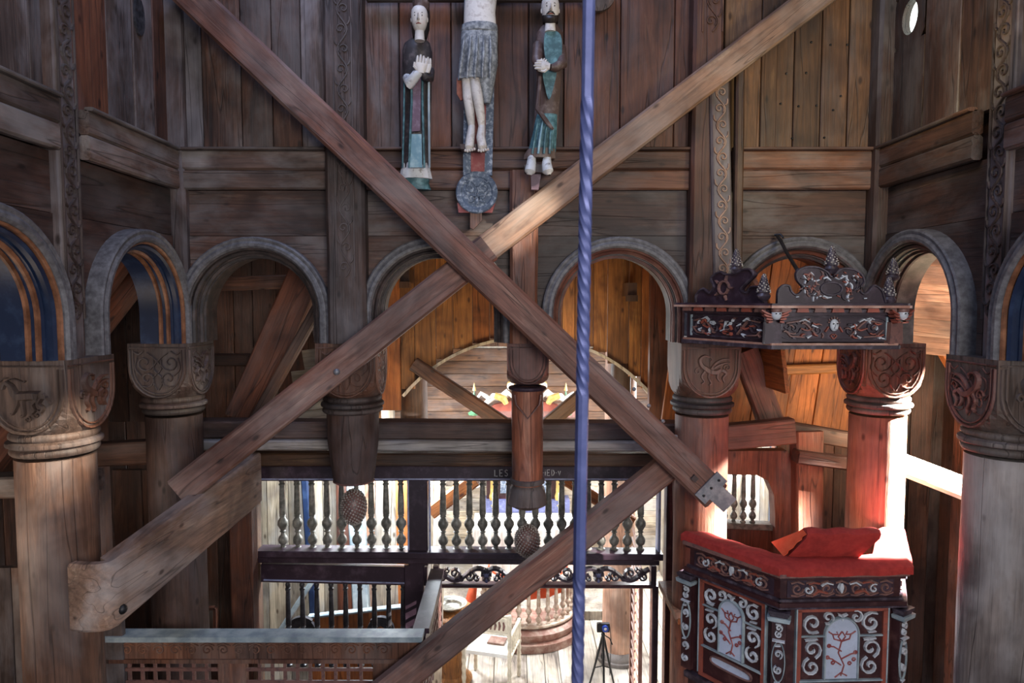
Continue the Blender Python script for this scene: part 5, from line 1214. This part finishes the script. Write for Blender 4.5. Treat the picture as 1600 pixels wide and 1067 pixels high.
for i in range(3):
    a, U, N, w_ = facet(i)
    m_ = plane(V((a.x, a.y, ZP)), U, (0,0,1), N)
    MB().prism([(0,0),(w_,0),(w_,-1.05),(0,-1.05)], m_, -.04, 0).obj('wall_panel', M['wine'], pul)
    # cornice, frieze, moulding
    for (v0, v1, h, mt) in ((0, -.022, .050, 'carvebrown'), (-.022, -.045, .030, 'wine'), (-.165, -.180, .020, 'carvedark'), (-.180, -.205, .040, 'wine'), (-.205, -.215, .045, 'carvedark')):
        MB().prism([(-h*.5, v0), (w_+h*.5, v0), (w_+h*.5, v1), (-h*.5, v1)], m_, 0, h).obj('moulding', M[mt], pul)
    fz = MB().prism([(.04,-.052),(w_-.04,-.052),(w_-.04,-.158),(.04,-.158)], m_, 0, .006).obj('frieze', M['purple'], pul)
    mb = MB(); k = 0; u = .10
    while u < w_-.07:
        mb.ribbon(spiral(u, -.105, .038, k*PI, 1.3, 1 if k % 2 else -1), .015, .014, m_, .006)
        mb.ribbon([(u-.04, -.072), (u, -.062), (u+.04, -.078)], .016, .014, m_, .006)
        mb.ribbon([(u-.04, -.145), (u, -.150), (u+.045, -.135)], .014, .014, m_, .006); u += .09; k += 1
    mb.obj('scrollwork', M['carvebrown'], fz)
    mb = MB(); c = w_/2
    for s in (-1, 1):
        mb.ribbon(spiral(c+s*.20, -.11, .030, 1, 1.1, s), .013, .017, m_, .006)
        mb.ribbon([(c+s*.05, -.08), (c+s*.09, -.07), (c+s*.12, -.09)], .016, .017, m_, .006)
    mb.ribbon([(c, -.07), (c, -.10), (c, -.13)], [.02, .045, .01], .022, m_, .006); mb.obj('scrollwork', M['carvewhite'], fz)
    mb = MB()
    for s in (-1, 1): mb.ribbon([(c+s*.08, -.135), (c+s*.14, -.12), (c+s*.17, -.145)], .022, .016, m_, .006); mb.ribbon([(c+s*.13, -.075), (c+s*.17, -.068), (c+s*.2, -.078)], .016, .016, m_, .006)
    mb.obj('scrollwork', M['carvered'], fz)
    # framed panel
    u0, u1, v0, v1 = .12, w_-.10, -.235, -.86
    pn = MB().prism([(u0,v0),(u1,v0),(u1,v1),(u0,v1)], m_, 0, .008).obj('panel', M['wine'], pul)
    def bar(name, x0, y0, x1, y1, mt, h, par=pn): MB().prism([(x0,y0),(x1,y0),(x1,y1),(x0,y1)], m_, 0, h).obj(name, M[mt], par)
    for (x0, y0, x1, y1) in ((u0-.02,v0+.012,u1+.02,v0-.008), (u0-.02,v0,u0+.006,v1), (u1-.006,v0,u1+.02,v1), (u0-.02,v1,u1+.02,v1-.02)): bar('frame_bar', x0, y0, x1, y1, 'carvered', .022)
    for (x0, y0, x1, y1) in ((u0-.028,v0+.020,u1+.028,v0+.012), (u0-.028,v0+.02,u0-.020,v1), (u1+.020,v0+.02,u1+.028,v1)): bar('frame_edge', x0, y0, x1, y1, 'bluegrey', .026)
    pw_ = u1-u0; cu = (u0+u1)/2; hw_ = pw_*.20; va = -.385; vb = -.66
    n = 14
    poly = [(cu-hw_, vb), (cu-hw_, va)]+[(cu-hw_*math.cos(PI*j/n), va+hw_*math.sin(PI*j/n)*1.0) for j in range(1, n)]+[(cu+hw_, va), (cu+hw_, vb)]
    pq = MB().prism(poly, m_, 0, .016).obj('flower_plaque', M['plaque'], pn)
    mb = MB(); mb.ribbon([(cu-hw_, vb), (cu-hw_, va)]+[(cu-hw_*math.cos(PI*j/n), va+hw_*math.sin(PI*j/n)) for j in range(1, n)]+[(cu+hw_, va), (cu+hw_, vb)], [.014]*(n+3), .026, m_, .008); mb.obj('plaque_frame', M['bluegrey'], pn)
    mb = MB(); fl_ = [[(0,-.27),(.01,-.20),(-.01,-.12),(0,-.04)], [(0,-.20),(-.03,-.16),(-.05,-.15)], [(0,-.16),(.03,-.13),(.05,-.12)], [(0,-.11),(-.025,-.08),(-.045,-.075)], [(-.02,-.28),(.0,-.25),(.02,-.27)],
                      [(0,-.045),(-.025,-.03),(-.03,.0),(-.045,.02)], [(0,-.045),(.025,-.03),(.03,.0),(.045,.02)], [(0,-.045),(-.012,-.015),(0,.02)], [(0,-.045),(.012,-.015),(0,.02)], [(-.03,-.0),(-.012,.0),(-.018,.02)], [(.03,-.0),(.012,.0),(.018,.02)]]
    for st_ in fl_: mb.ribbon([(cu+x*hw_/.055, va+.0+y*.95) for x, y in st_], [.010]*len(st_), .021, m_, .016)
    for (x, y) in ((-.05,-.15),(.05,-.12),(-.045,-.075),(.03,-.19),(.045,-.165),(-.03,-.185)):
        mb.ribbon(spiral(cu+x*hw_/.06, va+y*.95, .012, 0, 1.0, 1, 8, .5), [.010]*9, .022, m_, .016)
    mb.obj('painted_flower', M['crossred'], pq)
    bar('divider', u0, -.39, cu-hw_, -.398, 'bluegrey', .022); bar('divider', cu+hw_, -.39, u1, -.398, 'bluegrey', .022); bar('divider', u0, vb-.005, u1, vb-.014, 'bluegrey', .026)
    mb = MB(); sw_ = pw_*.5-hw_
    for s in (-1, 1):
        cs = cu+s*(hw_+sw_/2)
        carve(mb, small_scroll(sw_*1.0, .25, .017), m_, .024, .008, cs, -.53)
        carve(mb, [(spiral(cs, -.315, sw_*.42, s*1.0, 1.35, s), .019), (spiral(cs-s*sw_*.60, -.280, sw_*.28, s*2.0, 1.2, -s), .016), ([(cs-s*.02, -.375), (cs+s*.03, -.37)], .012)], m_, .024, .008)
    mb.ribbon([(cu-.03, -.262), (cu, -.275), (cu+.03, -.262)], [.012, .02, .012], .024, m_, .008); mb.ribbon([(cu, -.27), (cu, -.30)], [.03, .012], .024, m_, .008)
    mb.obj('scrollwork', M['carvewhite'], pn)
    # low cartouche
    mb = MB(); e = [(cu+pw_*.34*math.copysign(abs(math.cos(t))**.6, math.cos(t)), -.735+.030*math.copysign(abs(math.sin(t))**.6, math.sin(t))) for t in [2*PI*j/20 for j in range(20)]]
    mb.prism(e, m_, .008, .014); mb.obj('cartouche', M['plaque'], pn)
    mb = MB(); mb.ribbon(e+[e[0]], [.012]*21, .024, m_, .008); mb.obj('cartouche_rim', M['carvebrown'], pn)
    MB().prism([(0,-.89),(w_,-.89),(w_,-.93),(0,-.93)], m_, 0, .045).obj('moulding', M['carvedark'], pul)
# corner pilasters
for i in range(4):
    c = PT[i]; ns = [facet(j)[2] for j in (i-1, i) if 0 <= j < 3]; N = sum(ns, V((0,0,0))).normalized(); U = V((-N.y, N.x, 0))
    m_ = plane(V((c.x, c.y, ZP)), U, (0,0,1), N)
    pc = MB().prism([(-.04,-.225),(.04,-.225),(.04,-.88),(-.04,-.88)], m_, -.03, .030).obj('pilaster', M['wine'], pul)
    for (v0, v1, q) in ((-.225,-.245,.062), (-.245,-.262,.052), (-.262,-.285,.066), (-.285,-.30,.046)):
        MB().prism([(-q, v0), (q, v0), (q*.9, v1), (-q*.9, v1)], m_, -.01, q).obj('pilaster_cap', M['carvedark' if v0 != -.262 else 'bluegrey'], pc)
    mb = MB(); carve(mb, small_scroll(.06, .09, .013), m_, .044, .03, 0, -.35); carve(mb, small_scroll(.065, .22, .015), m_, .046, .03, 0, -.54); carve(mb, small_scroll(.065, .2, .015), m_, .046, .03, 0, -.76)
    mb.ribbon([(-.035,-.41),(.035,-.41)], [.014]*2, .05, m_, .03); mb.obj('scrollwork', M['carvewhite'], pc)
    mb = MB(); e = [(.037*math.cos(t), -.54+.125*math.sin(t)) for t in [2*PI*j/20 for j in range(21)]]; mb.ribbon(e, [.008]*21, .040, m_, .03); mb.obj('oval_frame', M['bluegrey'], pc)
# floor, underside
mb = MB(); q = [(p.x, p.y) for p in PT]; mb.prism(q, lambda u, v, h: V((u, v, h)), 1.80, 1.86); mb.obj('floor_board', M['wine'], pul)
mb = MB(); cq = V((2.0, 4.4, 0)); mb.loft([[V((cq.x+(p.x-cq.x)*k, cq.y+(p.y-cq.y)*k, z)) for p in PT] for k, z in ((1, 1.82), (.85, 1.70), (.5, 1.5), (.2, 1.3), (.12, 0))]); mb.obj('underside', M['wine'], pul)
# red padded cloth along the parapet
pad = thing('parapet_cloth', (2.0, 4.2, ZP), 'red cloth padding laid along the top of the pulpit parapet', 'cloth')
path = [PT[0]+V((-.06,.02,0)), PT[0].lerp(PT[1], .5)+V((-.03,-.03,0)), PT[1]+V((-.03,-.05,0)), PT[1].lerp(PT[2], .5)+V((0,-.06,0)), PT[2]+V((.05,-.05,0)), PT[2].lerp(PT[3], .5)+V((.05,-.02,0)), PT[3]+V((.05,0,0))]
inn = [V((1.33,4.52,0)), V((1.53,4.28,0)), V((1.70,4.12,0)), V((1.97,4.13,0)), V((2.24,4.15,0)), V((2.38,4.38,0)), V((2.52,4.62,0))]
rings = []
def catm(l, t):
    k = min(int(t), len(l)-2); return l[k].lerp(l[k+1], t-k)
for s in range(37):
    t = s/6.0; o_, i_ = catm(path, min(t, 5.999)), catm(inn, min(t, 5.999)); wv = .004*math.sin(s*1.7)
    rings.append([o_+V((0,0,ZP-.012+wv)), o_+V((0,0,ZP+.035+wv)), o_.lerp(i_,.15)+V((0,0,ZP+.055)), o_.lerp(i_,.8)+V((0,0,ZP+.052+wv)), i_+V((0,0,ZP+.03)), i_+V((0,0,ZP-.01))])
MB().loft(rings).obj('padding', M['cloth'], pad, True)
# book cushion
bk = thing('book_cushion', (1.95, 4.1, ZP+.05), 'slanted red book cushion lying on the pulpit parapet', 'cushion')
mb = MB(); rings = []
for s in range(21):
    t = s/20; x0_ = 1.70+t*.44; wv = .005*math.sin(s*.8); e_ = .012*math.sin(s*.9)
    rings.append([(x0_-.02, 4.07, ZP+.050), (x0_+.06, 4.00+wv*.5, ZP+.190+wv), (x0_+.065, 3.995, ZP+.218+wv), (x0_+.075, 4.03, ZP+.235+e_*.4), (x0_+.08, 4.08, ZP+.228+wv), (x0_+.06, 4.30, ZP+.07), (x0_, 4.30, ZP+.05)])
mb.loft(rings); mb.obj('cover', M['cloth'], bk, True)
mb = MB(); rings = []
for s in range(9):
    t = s/8; rings.append([V((1.66+.10*t+.008*math.sin(s*2.4), 4.07-.07*t, ZP+.055+.16*t)), V((1.68+.085*t, 4.32-.26*t, ZP+.052+.17*t))])
b_ = []; 
for r_ in rings: b_.append([r_[0]+V((-.006,0,0)), r_[0], r_[1], r_[1]+V((-.006,0,0))])
mb.loft(b_); mb.obj('hanging_flap', M['redcloth'], bk, True)

# ------------------------------------------------------------------ pulpit canopy
CT = [V((1.16, 4.52, 0)), V((1.50, 3.93, 0)), V((2.20, 3.93, 0)), V((2.44, 4.45, 0))]
ZK = P(0, 545, 3.93).z       # underside
cn = thing('pulpit_canopy', (1.9, 4.3, ZK), 'carved dark purple canopy with cherub heads hanging above the pulpit', 'canopy')
mb = MB(); mb.prism([(p.x, p.y) for p in CT]+[(2.44, 4.60), (1.16, 4.60)], lambda u, v, h: V((u, v, h)), ZK+.01, ZK+.04); mb.obj('ceiling_board', M['wine'], cn)
mb = MB(); mb.prism([(p.x, p.y) for p in CT]+[(2.44, 4.60), (1.16, 4.60)], lambda u, v, h: V((u, v, h)), ZK+.235, ZK+.255); mb.obj('top_board', M['wine'], cn)
for i in range(3):
    a, b = CT[i], CT[i+1]; U = (b-a).normalized(); N = V((U.y, -U.x, 0)); w_ = (b-a).length
    m_ = plane(V((a.x, a.y, ZK)), U, (0,0,1), N)
    MB().prism([(0,.03),(w_,.03),(w_,.24),(0,.24)], m_, -.03, 0).obj('frieze_board', M['purple'], cn)
    for (v0, v1, h, mt) in ((.0, .022, .035, 'carvedark'), (.022, .034, .025, 'pink'), (.195, .21, .02, 'purple'), (.21, .228, .04, 'carvedark'), (.236, .250, .085, 'pink'), (.250, .262, .075, 'purple')):
        MB().prism([(-h*.45, v0), (w_+h*.45, v0), (w_+h*.45, v1), (-h*.45, v1)], m_, 0, h).obj('moulding', M[mt], cn)
    cz = .118; c = w_/2
    fr_ = MB(); q = w_*.44; e = [(c+q*math.copysign(abs(math.cos(t))**.35, math.cos(t)), cz+.066*math.copysign(abs(math.sin(t))**.45, math.sin(t))) for t in [2*PI*j/28 for j in range(29)]]
    fr_.ribbon(e, [.010]*29, .008, m_); fo = fr_.obj('carved_border', M['carvedark'], cn)
    for mt, sd in (('carvedark', 0), ('carvebrown', 1), ('carvewhite', 2), ('carvered', 3)):
        mb = MB(); r = random.Random(sd*7+i)
        for s in (-1, 1):
            if sd == 0: mb.ribbon(spiral(c+s*q*.75, cz, .042, 1+s, 1.5, s), [.012]*15, .012, m_); mb.ribbon(spiral(c+s*q*.3, cz-.01, .035, 2, 1.4, -s), [.012]*15, .012, m_)
            if sd == 1: mb.ribbon([(c+s*q*.9, cz+.03), (c+s*q*.6, cz+.045), (c+s*q*.5, cz+.02), (c+s*q*.3, cz-.045)], .016, .016, m_); mb.ribbon([(c+s*q*.55, cz-.05), (c+s*q*.8, cz-.045), (c+s*q*.92, cz-.01)], .014, .016, m_)
            if sd == 2: mb.ribbon([(c+s*q*.66, cz+.040), (c+s*q*.55, cz+.052), (c+s*q*.46, cz+.036)], [.004,.016,.008], .018, m_); mb.ribbon([(c+s*q*.42, cz+.02), (c+s*q*.30, cz+.005)], [.018,.006], .018, m_); mb.ribbon([(c+s*q*.5, cz-.055), (c+s*q*.42, cz-.04)], [.02,.006], .018, m_)
            if sd == 3: mb.ribbon([(c+s*q*.62, cz+.0), (c+s*q*.5, cz-.012), (c+s*q*.40, cz-.002)], .014, .016, m_); mb.ribbon([(c+s*q*.16, cz-.02), (c+s*q*.10, cz+.01)], .016, .016, m_)
        for k_ in range(9):
            u_ = c+r.uniform(-.92, .92)*q; v_ = cz+r.uniform(-.052, .052); a_ = r.uniform(0, 6.28); L_ = r.uniform(.014, .024)
            if abs(u_-c) < .06 and i == 1: continue
            mb.ribbon(smooth([(u_-L_*math.cos(a_), v_-L_*.6*math.sin(a_)), (u_+L_*.3*math.sin(a_), v_-L_*.3*math.cos(a_)), (u_+L_*math.cos(a_), v_+L_*.6*math.sin(a_))], 4), .013, .015+.002*sd, m_)
        if i == 0 and sd == 2: mb.ribbon([(c-.04, cz-.03), (c-.01, cz-.02), (c, cz+.03), (c+.03, cz+.03)], .012, .018, m_)
        mb.obj('carved_foliage', M[mt], fo)
    for (k0, u_) in enumerate([w_*(j+.5)/7 for j in range(7)]):
        MB().prism([(u_-.035, .211), (u_+.035, .211), (u_+.030, .234), (u_-.030, .234)], m_, .02, .058).obj('dentil', M['carvered' if k0 % 2 else 'carvebrown'], cn)
    for u_ in (.045, w_-.045):
        MB().prism([(u_-.006, .05), (u_+.006, .05), (u_+.006, .185), (u_-.006, .185)], m_, 0, .010).obj('pale_fillet', M['bluegrey'], cn)
    if i == 1:
        hd = MB().ball(m_(c, cz+.02, .012), .030, 14, 10, (.85,.6,1.2)).obj('mask', M['carvewhite'], cn, True)
        MB().prism([(c-.008, cz-.0), (c+.008, cz), (c, cz+.03)], m_, .025, .038).obj('nose', M['carvewhite'], hd)
        for s in (-1, 1): MB().ball(m_(c+s*.011, cz+.028, .030), .005, 6, 5).obj('eye', M['eye'], hd, True)
        mb = MB()
        for k_ in range(7): mb.ribbon([(c+.026*math.cos(PI*k_/6), cz+.035+.02*math.sin(PI*k_/6)), (c+.036*math.cos(PI*k_/6), cz+.035+.036*math.sin(PI*k_/6))], [.010,.005], .014, m_)
        mb.obj('hair', M['carvebrown'], hd)
        mb = MB(); mb.ribbon([(c, cz-.062), (c-.018, cz-.042), (c-.006, cz-.032), (c, cz-.040), (c+.006, cz-.032), (c+.018, cz-.042), (c, cz-.062)], [.008]*7, .014, m_); mb.obj('heart', M['carvered'], cn)
# corner cherub heads with wings
for i, c in ((1, CT[1]), (2, CT[2])):
    N = V((0,-1,0)) if i == 1 else V((.35,-.94,0)).normalized(); U = V((-N.y, N.x, 0)); m_ = plane(V((c.x, c.y, ZK+.205)), U, (0,0,1), N)
    hd = MB().ball(m_(0, -.005, .055), .030, 14, 10, (1,.9,1.1)).obj('cherub_head', M['carvewhite'], cn, True)
    for s in (-1, 1):
        MB().ball(m_(s*.011, .0, .083), .005, 6, 5).obj('eye', M['eye'], hd, True)
        mb = MB()
        for k_ in range(4): mb.ribbon([(s*.02, -.01-.012*k_), (s*(.06-.006*k_), .005-.018*k_), (s*(.085-.014*k_), .02-.024*k_)], [.012,.020,.010], .06, m_, .02)
        mb.obj('wing', M['carvered'], cn)
    MB().ball(m_(0, .018, .055), .030, 12, 8, (1.05,.95,.7)).obj('curls', M['carvebrown'], hd, True)
    MB().prism([(-.05,-.175),(.05,-.175),(.045,-.05),(-.045,-.05)], m_, -.02, .02).obj('corner_block', M['purple' if i == 1 else 'carvebrown'], cn)
# crest boards
Z8 = ZK+.255
def zp(l): return [(1060+a*.2375, 350+b*.2375) for a, b in l]
f1 = zp(smooth([(655,525),(660,440),(690,405),(730,408),(742,440),(770,465),(800,455),(822,420),(785,370),(780,320),(820,290),(870,282),(930,290),(980,318),(1000,345),(1025,345),(1042,318),(1080,295),(1150,300),(1200,330),(1220,380),(1190,425),(1215,460),(1250,445),(1285,405),(1330,430),(1350,480),(1362,525)], 4))
mb = MB(); YY = 3.95; mb.prism([(P(a,b,YY).x, P(a,b,YY).z) for a, b in f1], plane((0,YY,0), (1,0,0), (0,0,1), (0,-1,0)), -.015, .015); cf = mb.obj('crest_board', M['purple'], cn)
mb = MB(); pp = [(P(a,b,YY).x, P(a,b,YY).z) for a, b in f1]; mb.ribbon(pp[1:-1], [.014]*(len(pp)-2), .026, plane((0,YY,0), (1,0,0), (0,0,1), (0,-1,0)), .014); mb.obj('crest_edge', M['carvedark'], cf)
m_ = plane((0, YY-.015, 0), (1,0,0), (0,0,1), (0,-1,0))
for mt, L in (('carvewhite', [[(950,360),(975,350),(1000,372)], [(1095,370),(1110,385),(1095,405)], [(950,470),(975,485),(1005,482)], [(770,480),(790,478)], [(1215,490),(1235,488)]]),
              ('carvebrown', [[(840,350),(865,325),(880,345),(860,365)], [(900,370),(905,395),(925,400)], [(935,310),(950,325),(945,340)], [(1150,330),(1165,345),(1180,370)], [(900,440),(920,450),(930,470)]]),
              ('carvered', [[(1100,415),(1115,430),(1105,450)], [(1040,470),(1060,480)], [(1085,315),(1100,325)]])):
    mb = MB()
    for st_ in L:
        q = [(P(a,b,YY).x, P(a,b,YY).z) for a, b in zp(st_)]; mb.ribbon(q, [.008]+[.018]*(len(q)-2)+[.008], .012, m_)
    mb.obj('carved_leaf', M[mt], cf)
for mt, sd in (('carvewhite', 5), ('carvebrown', 6), ('carvered', 7), ('carvedark', 8)):
    mb = MB(); r = random.Random(sd)
    for k_ in range(16):
        a0_, b0_ = r.uniform(820, 1200), r.uniform(330, 490)
        if abs(a0_-1005) < 80 and abs(b0_-425) < 48: continue
        p_ = P(1060+a0_*.2375, 350+b0_*.2375, YY); a_ = r.uniform(0, 6.28); L_ = r.uniform(.014, .026)
        mb.ribbon(smooth([(p_.x-L_*math.cos(a_), p_.z-L_*math.sin(a_)), (p_.x+L_*.4*math.sin(a_), p_.z-L_*.4*math.cos(a_)), (p_.x+L_*math.cos(a_), p_.z+L_*math.sin(a_))], 4), .012, .011, m_)
    mb.obj('carved_leaf', M[mt], cf)
mb = MB(); e = [(P(1060+(1005+70*math.cos(t))*.2375, 350+(425+42*math.sin(t))*.2375, YY).x, P(0, 350+(425+42*math.sin(t))*.2375, YY).z) for t in [2*PI*j/20 for j in range(21)]]
mb.ribbon(e, [.012]*21, .012, m_); mb.obj('oval_cartouche', M['carvedark'], cf)
# left crest follows the left facet
U = (CT[1]-CT[0]).normalized(); N = V((U.y, -U.x, 0)); wl_ = (CT[1]-CT[0]).length; ml = plane(V((CT[0].x, CT[0].y, Z8)), U, (0,0,1), N)
f2 = [(190,515),(195,450),(230,410),(265,440),(290,400),(275,340),(320,300),(350,318),(395,318),(430,296),(470,292),(492,330),(455,380),(432,420),(460,440),(480,405),(520,410),(530,460),(545,515)]
f2 = smooth(f2, 4)
g2 = [((a-150)/440*wl_, (515-b)/1053*250*.00395) for a, b in f2]
mb = MB(); mb.prism(g2, ml, -.045, -.015); c2 = mb.obj('crest_board', M['purple'], cn)
mb = MB(); mb.ribbon(g2[1:-1], [.014]*(len(g2)-2), -.003, ml, -.015); mb.obj('crest_edge', M['carvedark'], c2)
mb = MB(); mb.ribbon(spiral(.30, .10, .045, 0, 1.0, 1, 12, .8), [.016]*13, 0, ml, -.015)
for k in range(5): mb.ribbon([(.30+.05*math.cos(k*1.25), .10+.05*math.sin(k*1.25)), (.30+.08*math.cos(k*1.25), .10+.08*math.sin(k*1.25))], [.02,.008], .002, ml, -.015)
mb.obj('carved_rosette', M['carvebrown'], c2)
def finial(px, y0, y1, Y, rot=0):
    a, b = P(px, y1, Y), P(px+rot, y0, Y); H = b.z-a.z; root_ = MB()
    root_.lathe([(.020*1, 0), (.034, H*.08), (.040, H*.18), (.030, H*.28), (.034, H*.32), (.030, H*.5), (.022, H*.75), (.012, H*.92), (.003, H)], 12, tuple(a)); f = root_.obj('finial', M['carvedark'], cn, True)
    mb = MB()
    for k in range(56):
        t = k/56; r_ = .034*(1-t)*.95+.006; an = k*2.4; mb.ball(a+V((r_*math.cos(an), r_*math.sin(an), H*(.32+.64*t))), .0060, 5, 4)
    tag(mb.obj('finial_scales', M['pinecone'], f), kind='stuff')
finial(1152, 388, 428, 4.2, 3); finial(1195, 427, 470, 3.95, -2); finial(1301, 383, 428, 3.96, 2); finial(1390, 432, 476, 3.95, 1); finial(1397, 402, 440, 4.3, 1)
# iron stay of the canopy
sy = thing('canopy_stay', tuple(P(1232, 400, 4.5)), 'black iron stay running from the arch down to the canopy', 'stay')
MB().tube([P(1216, 368, 4.68), P(1222, 376, 4.6), P(1232, 396, 4.4), P(1250, 425, 4.1)], [.010,.012,.011,.012], 8).obj('bar', M['darkiron'], sy, True)
MB().tube([P(1212, 367, 4.7), P(1222, 366, 4.68), P(1226, 371, 4.66)], [.007]*3, 8).obj('hook', M['darkiron'], sy, True)
MB().ball(P(1251, 428, 4.08), .028, 10, 8, (1,.6,1.3)).obj('eye_plate', M['darkiron'], sy, True)

for o_ in bpy.data.objects:
    if o_.name.split('.')[0] in ('scrollwork', 'carved_foliage', 'carved_leaf', 'wing', 'painted_flower', 'carved_scrolls', 'inscription', 'carved_relief', 'carved_vine'):
        o_['kind'] = 'stuff'

GR = {'nave_column': 'columns of the nave arcade', 'pendant_column': 'cut-off columns ending in pinecones', 'arch': 'round arches of the arcade', 'wall_post': 'carved posts of the upper wall',
      'wooden_statue': 'painted statues beside the cross', 'diagonal_brace': 'diagonal braces across the nave', 'candlestick': 'candlesticks on the altar', 'aisle_rafter': 'slanting timbers of the left aisle',
      'wood_bracket': 'brackets on the orange boarding', 'choir_brace': 'slanting braces behind the screen'}
for o_ in bpy.data.objects:
    k_ = o_.name.split('.')[0]
    if o_.parent is None and k_ in GR and 'label' in o_: o_['group'] = GR[k_]
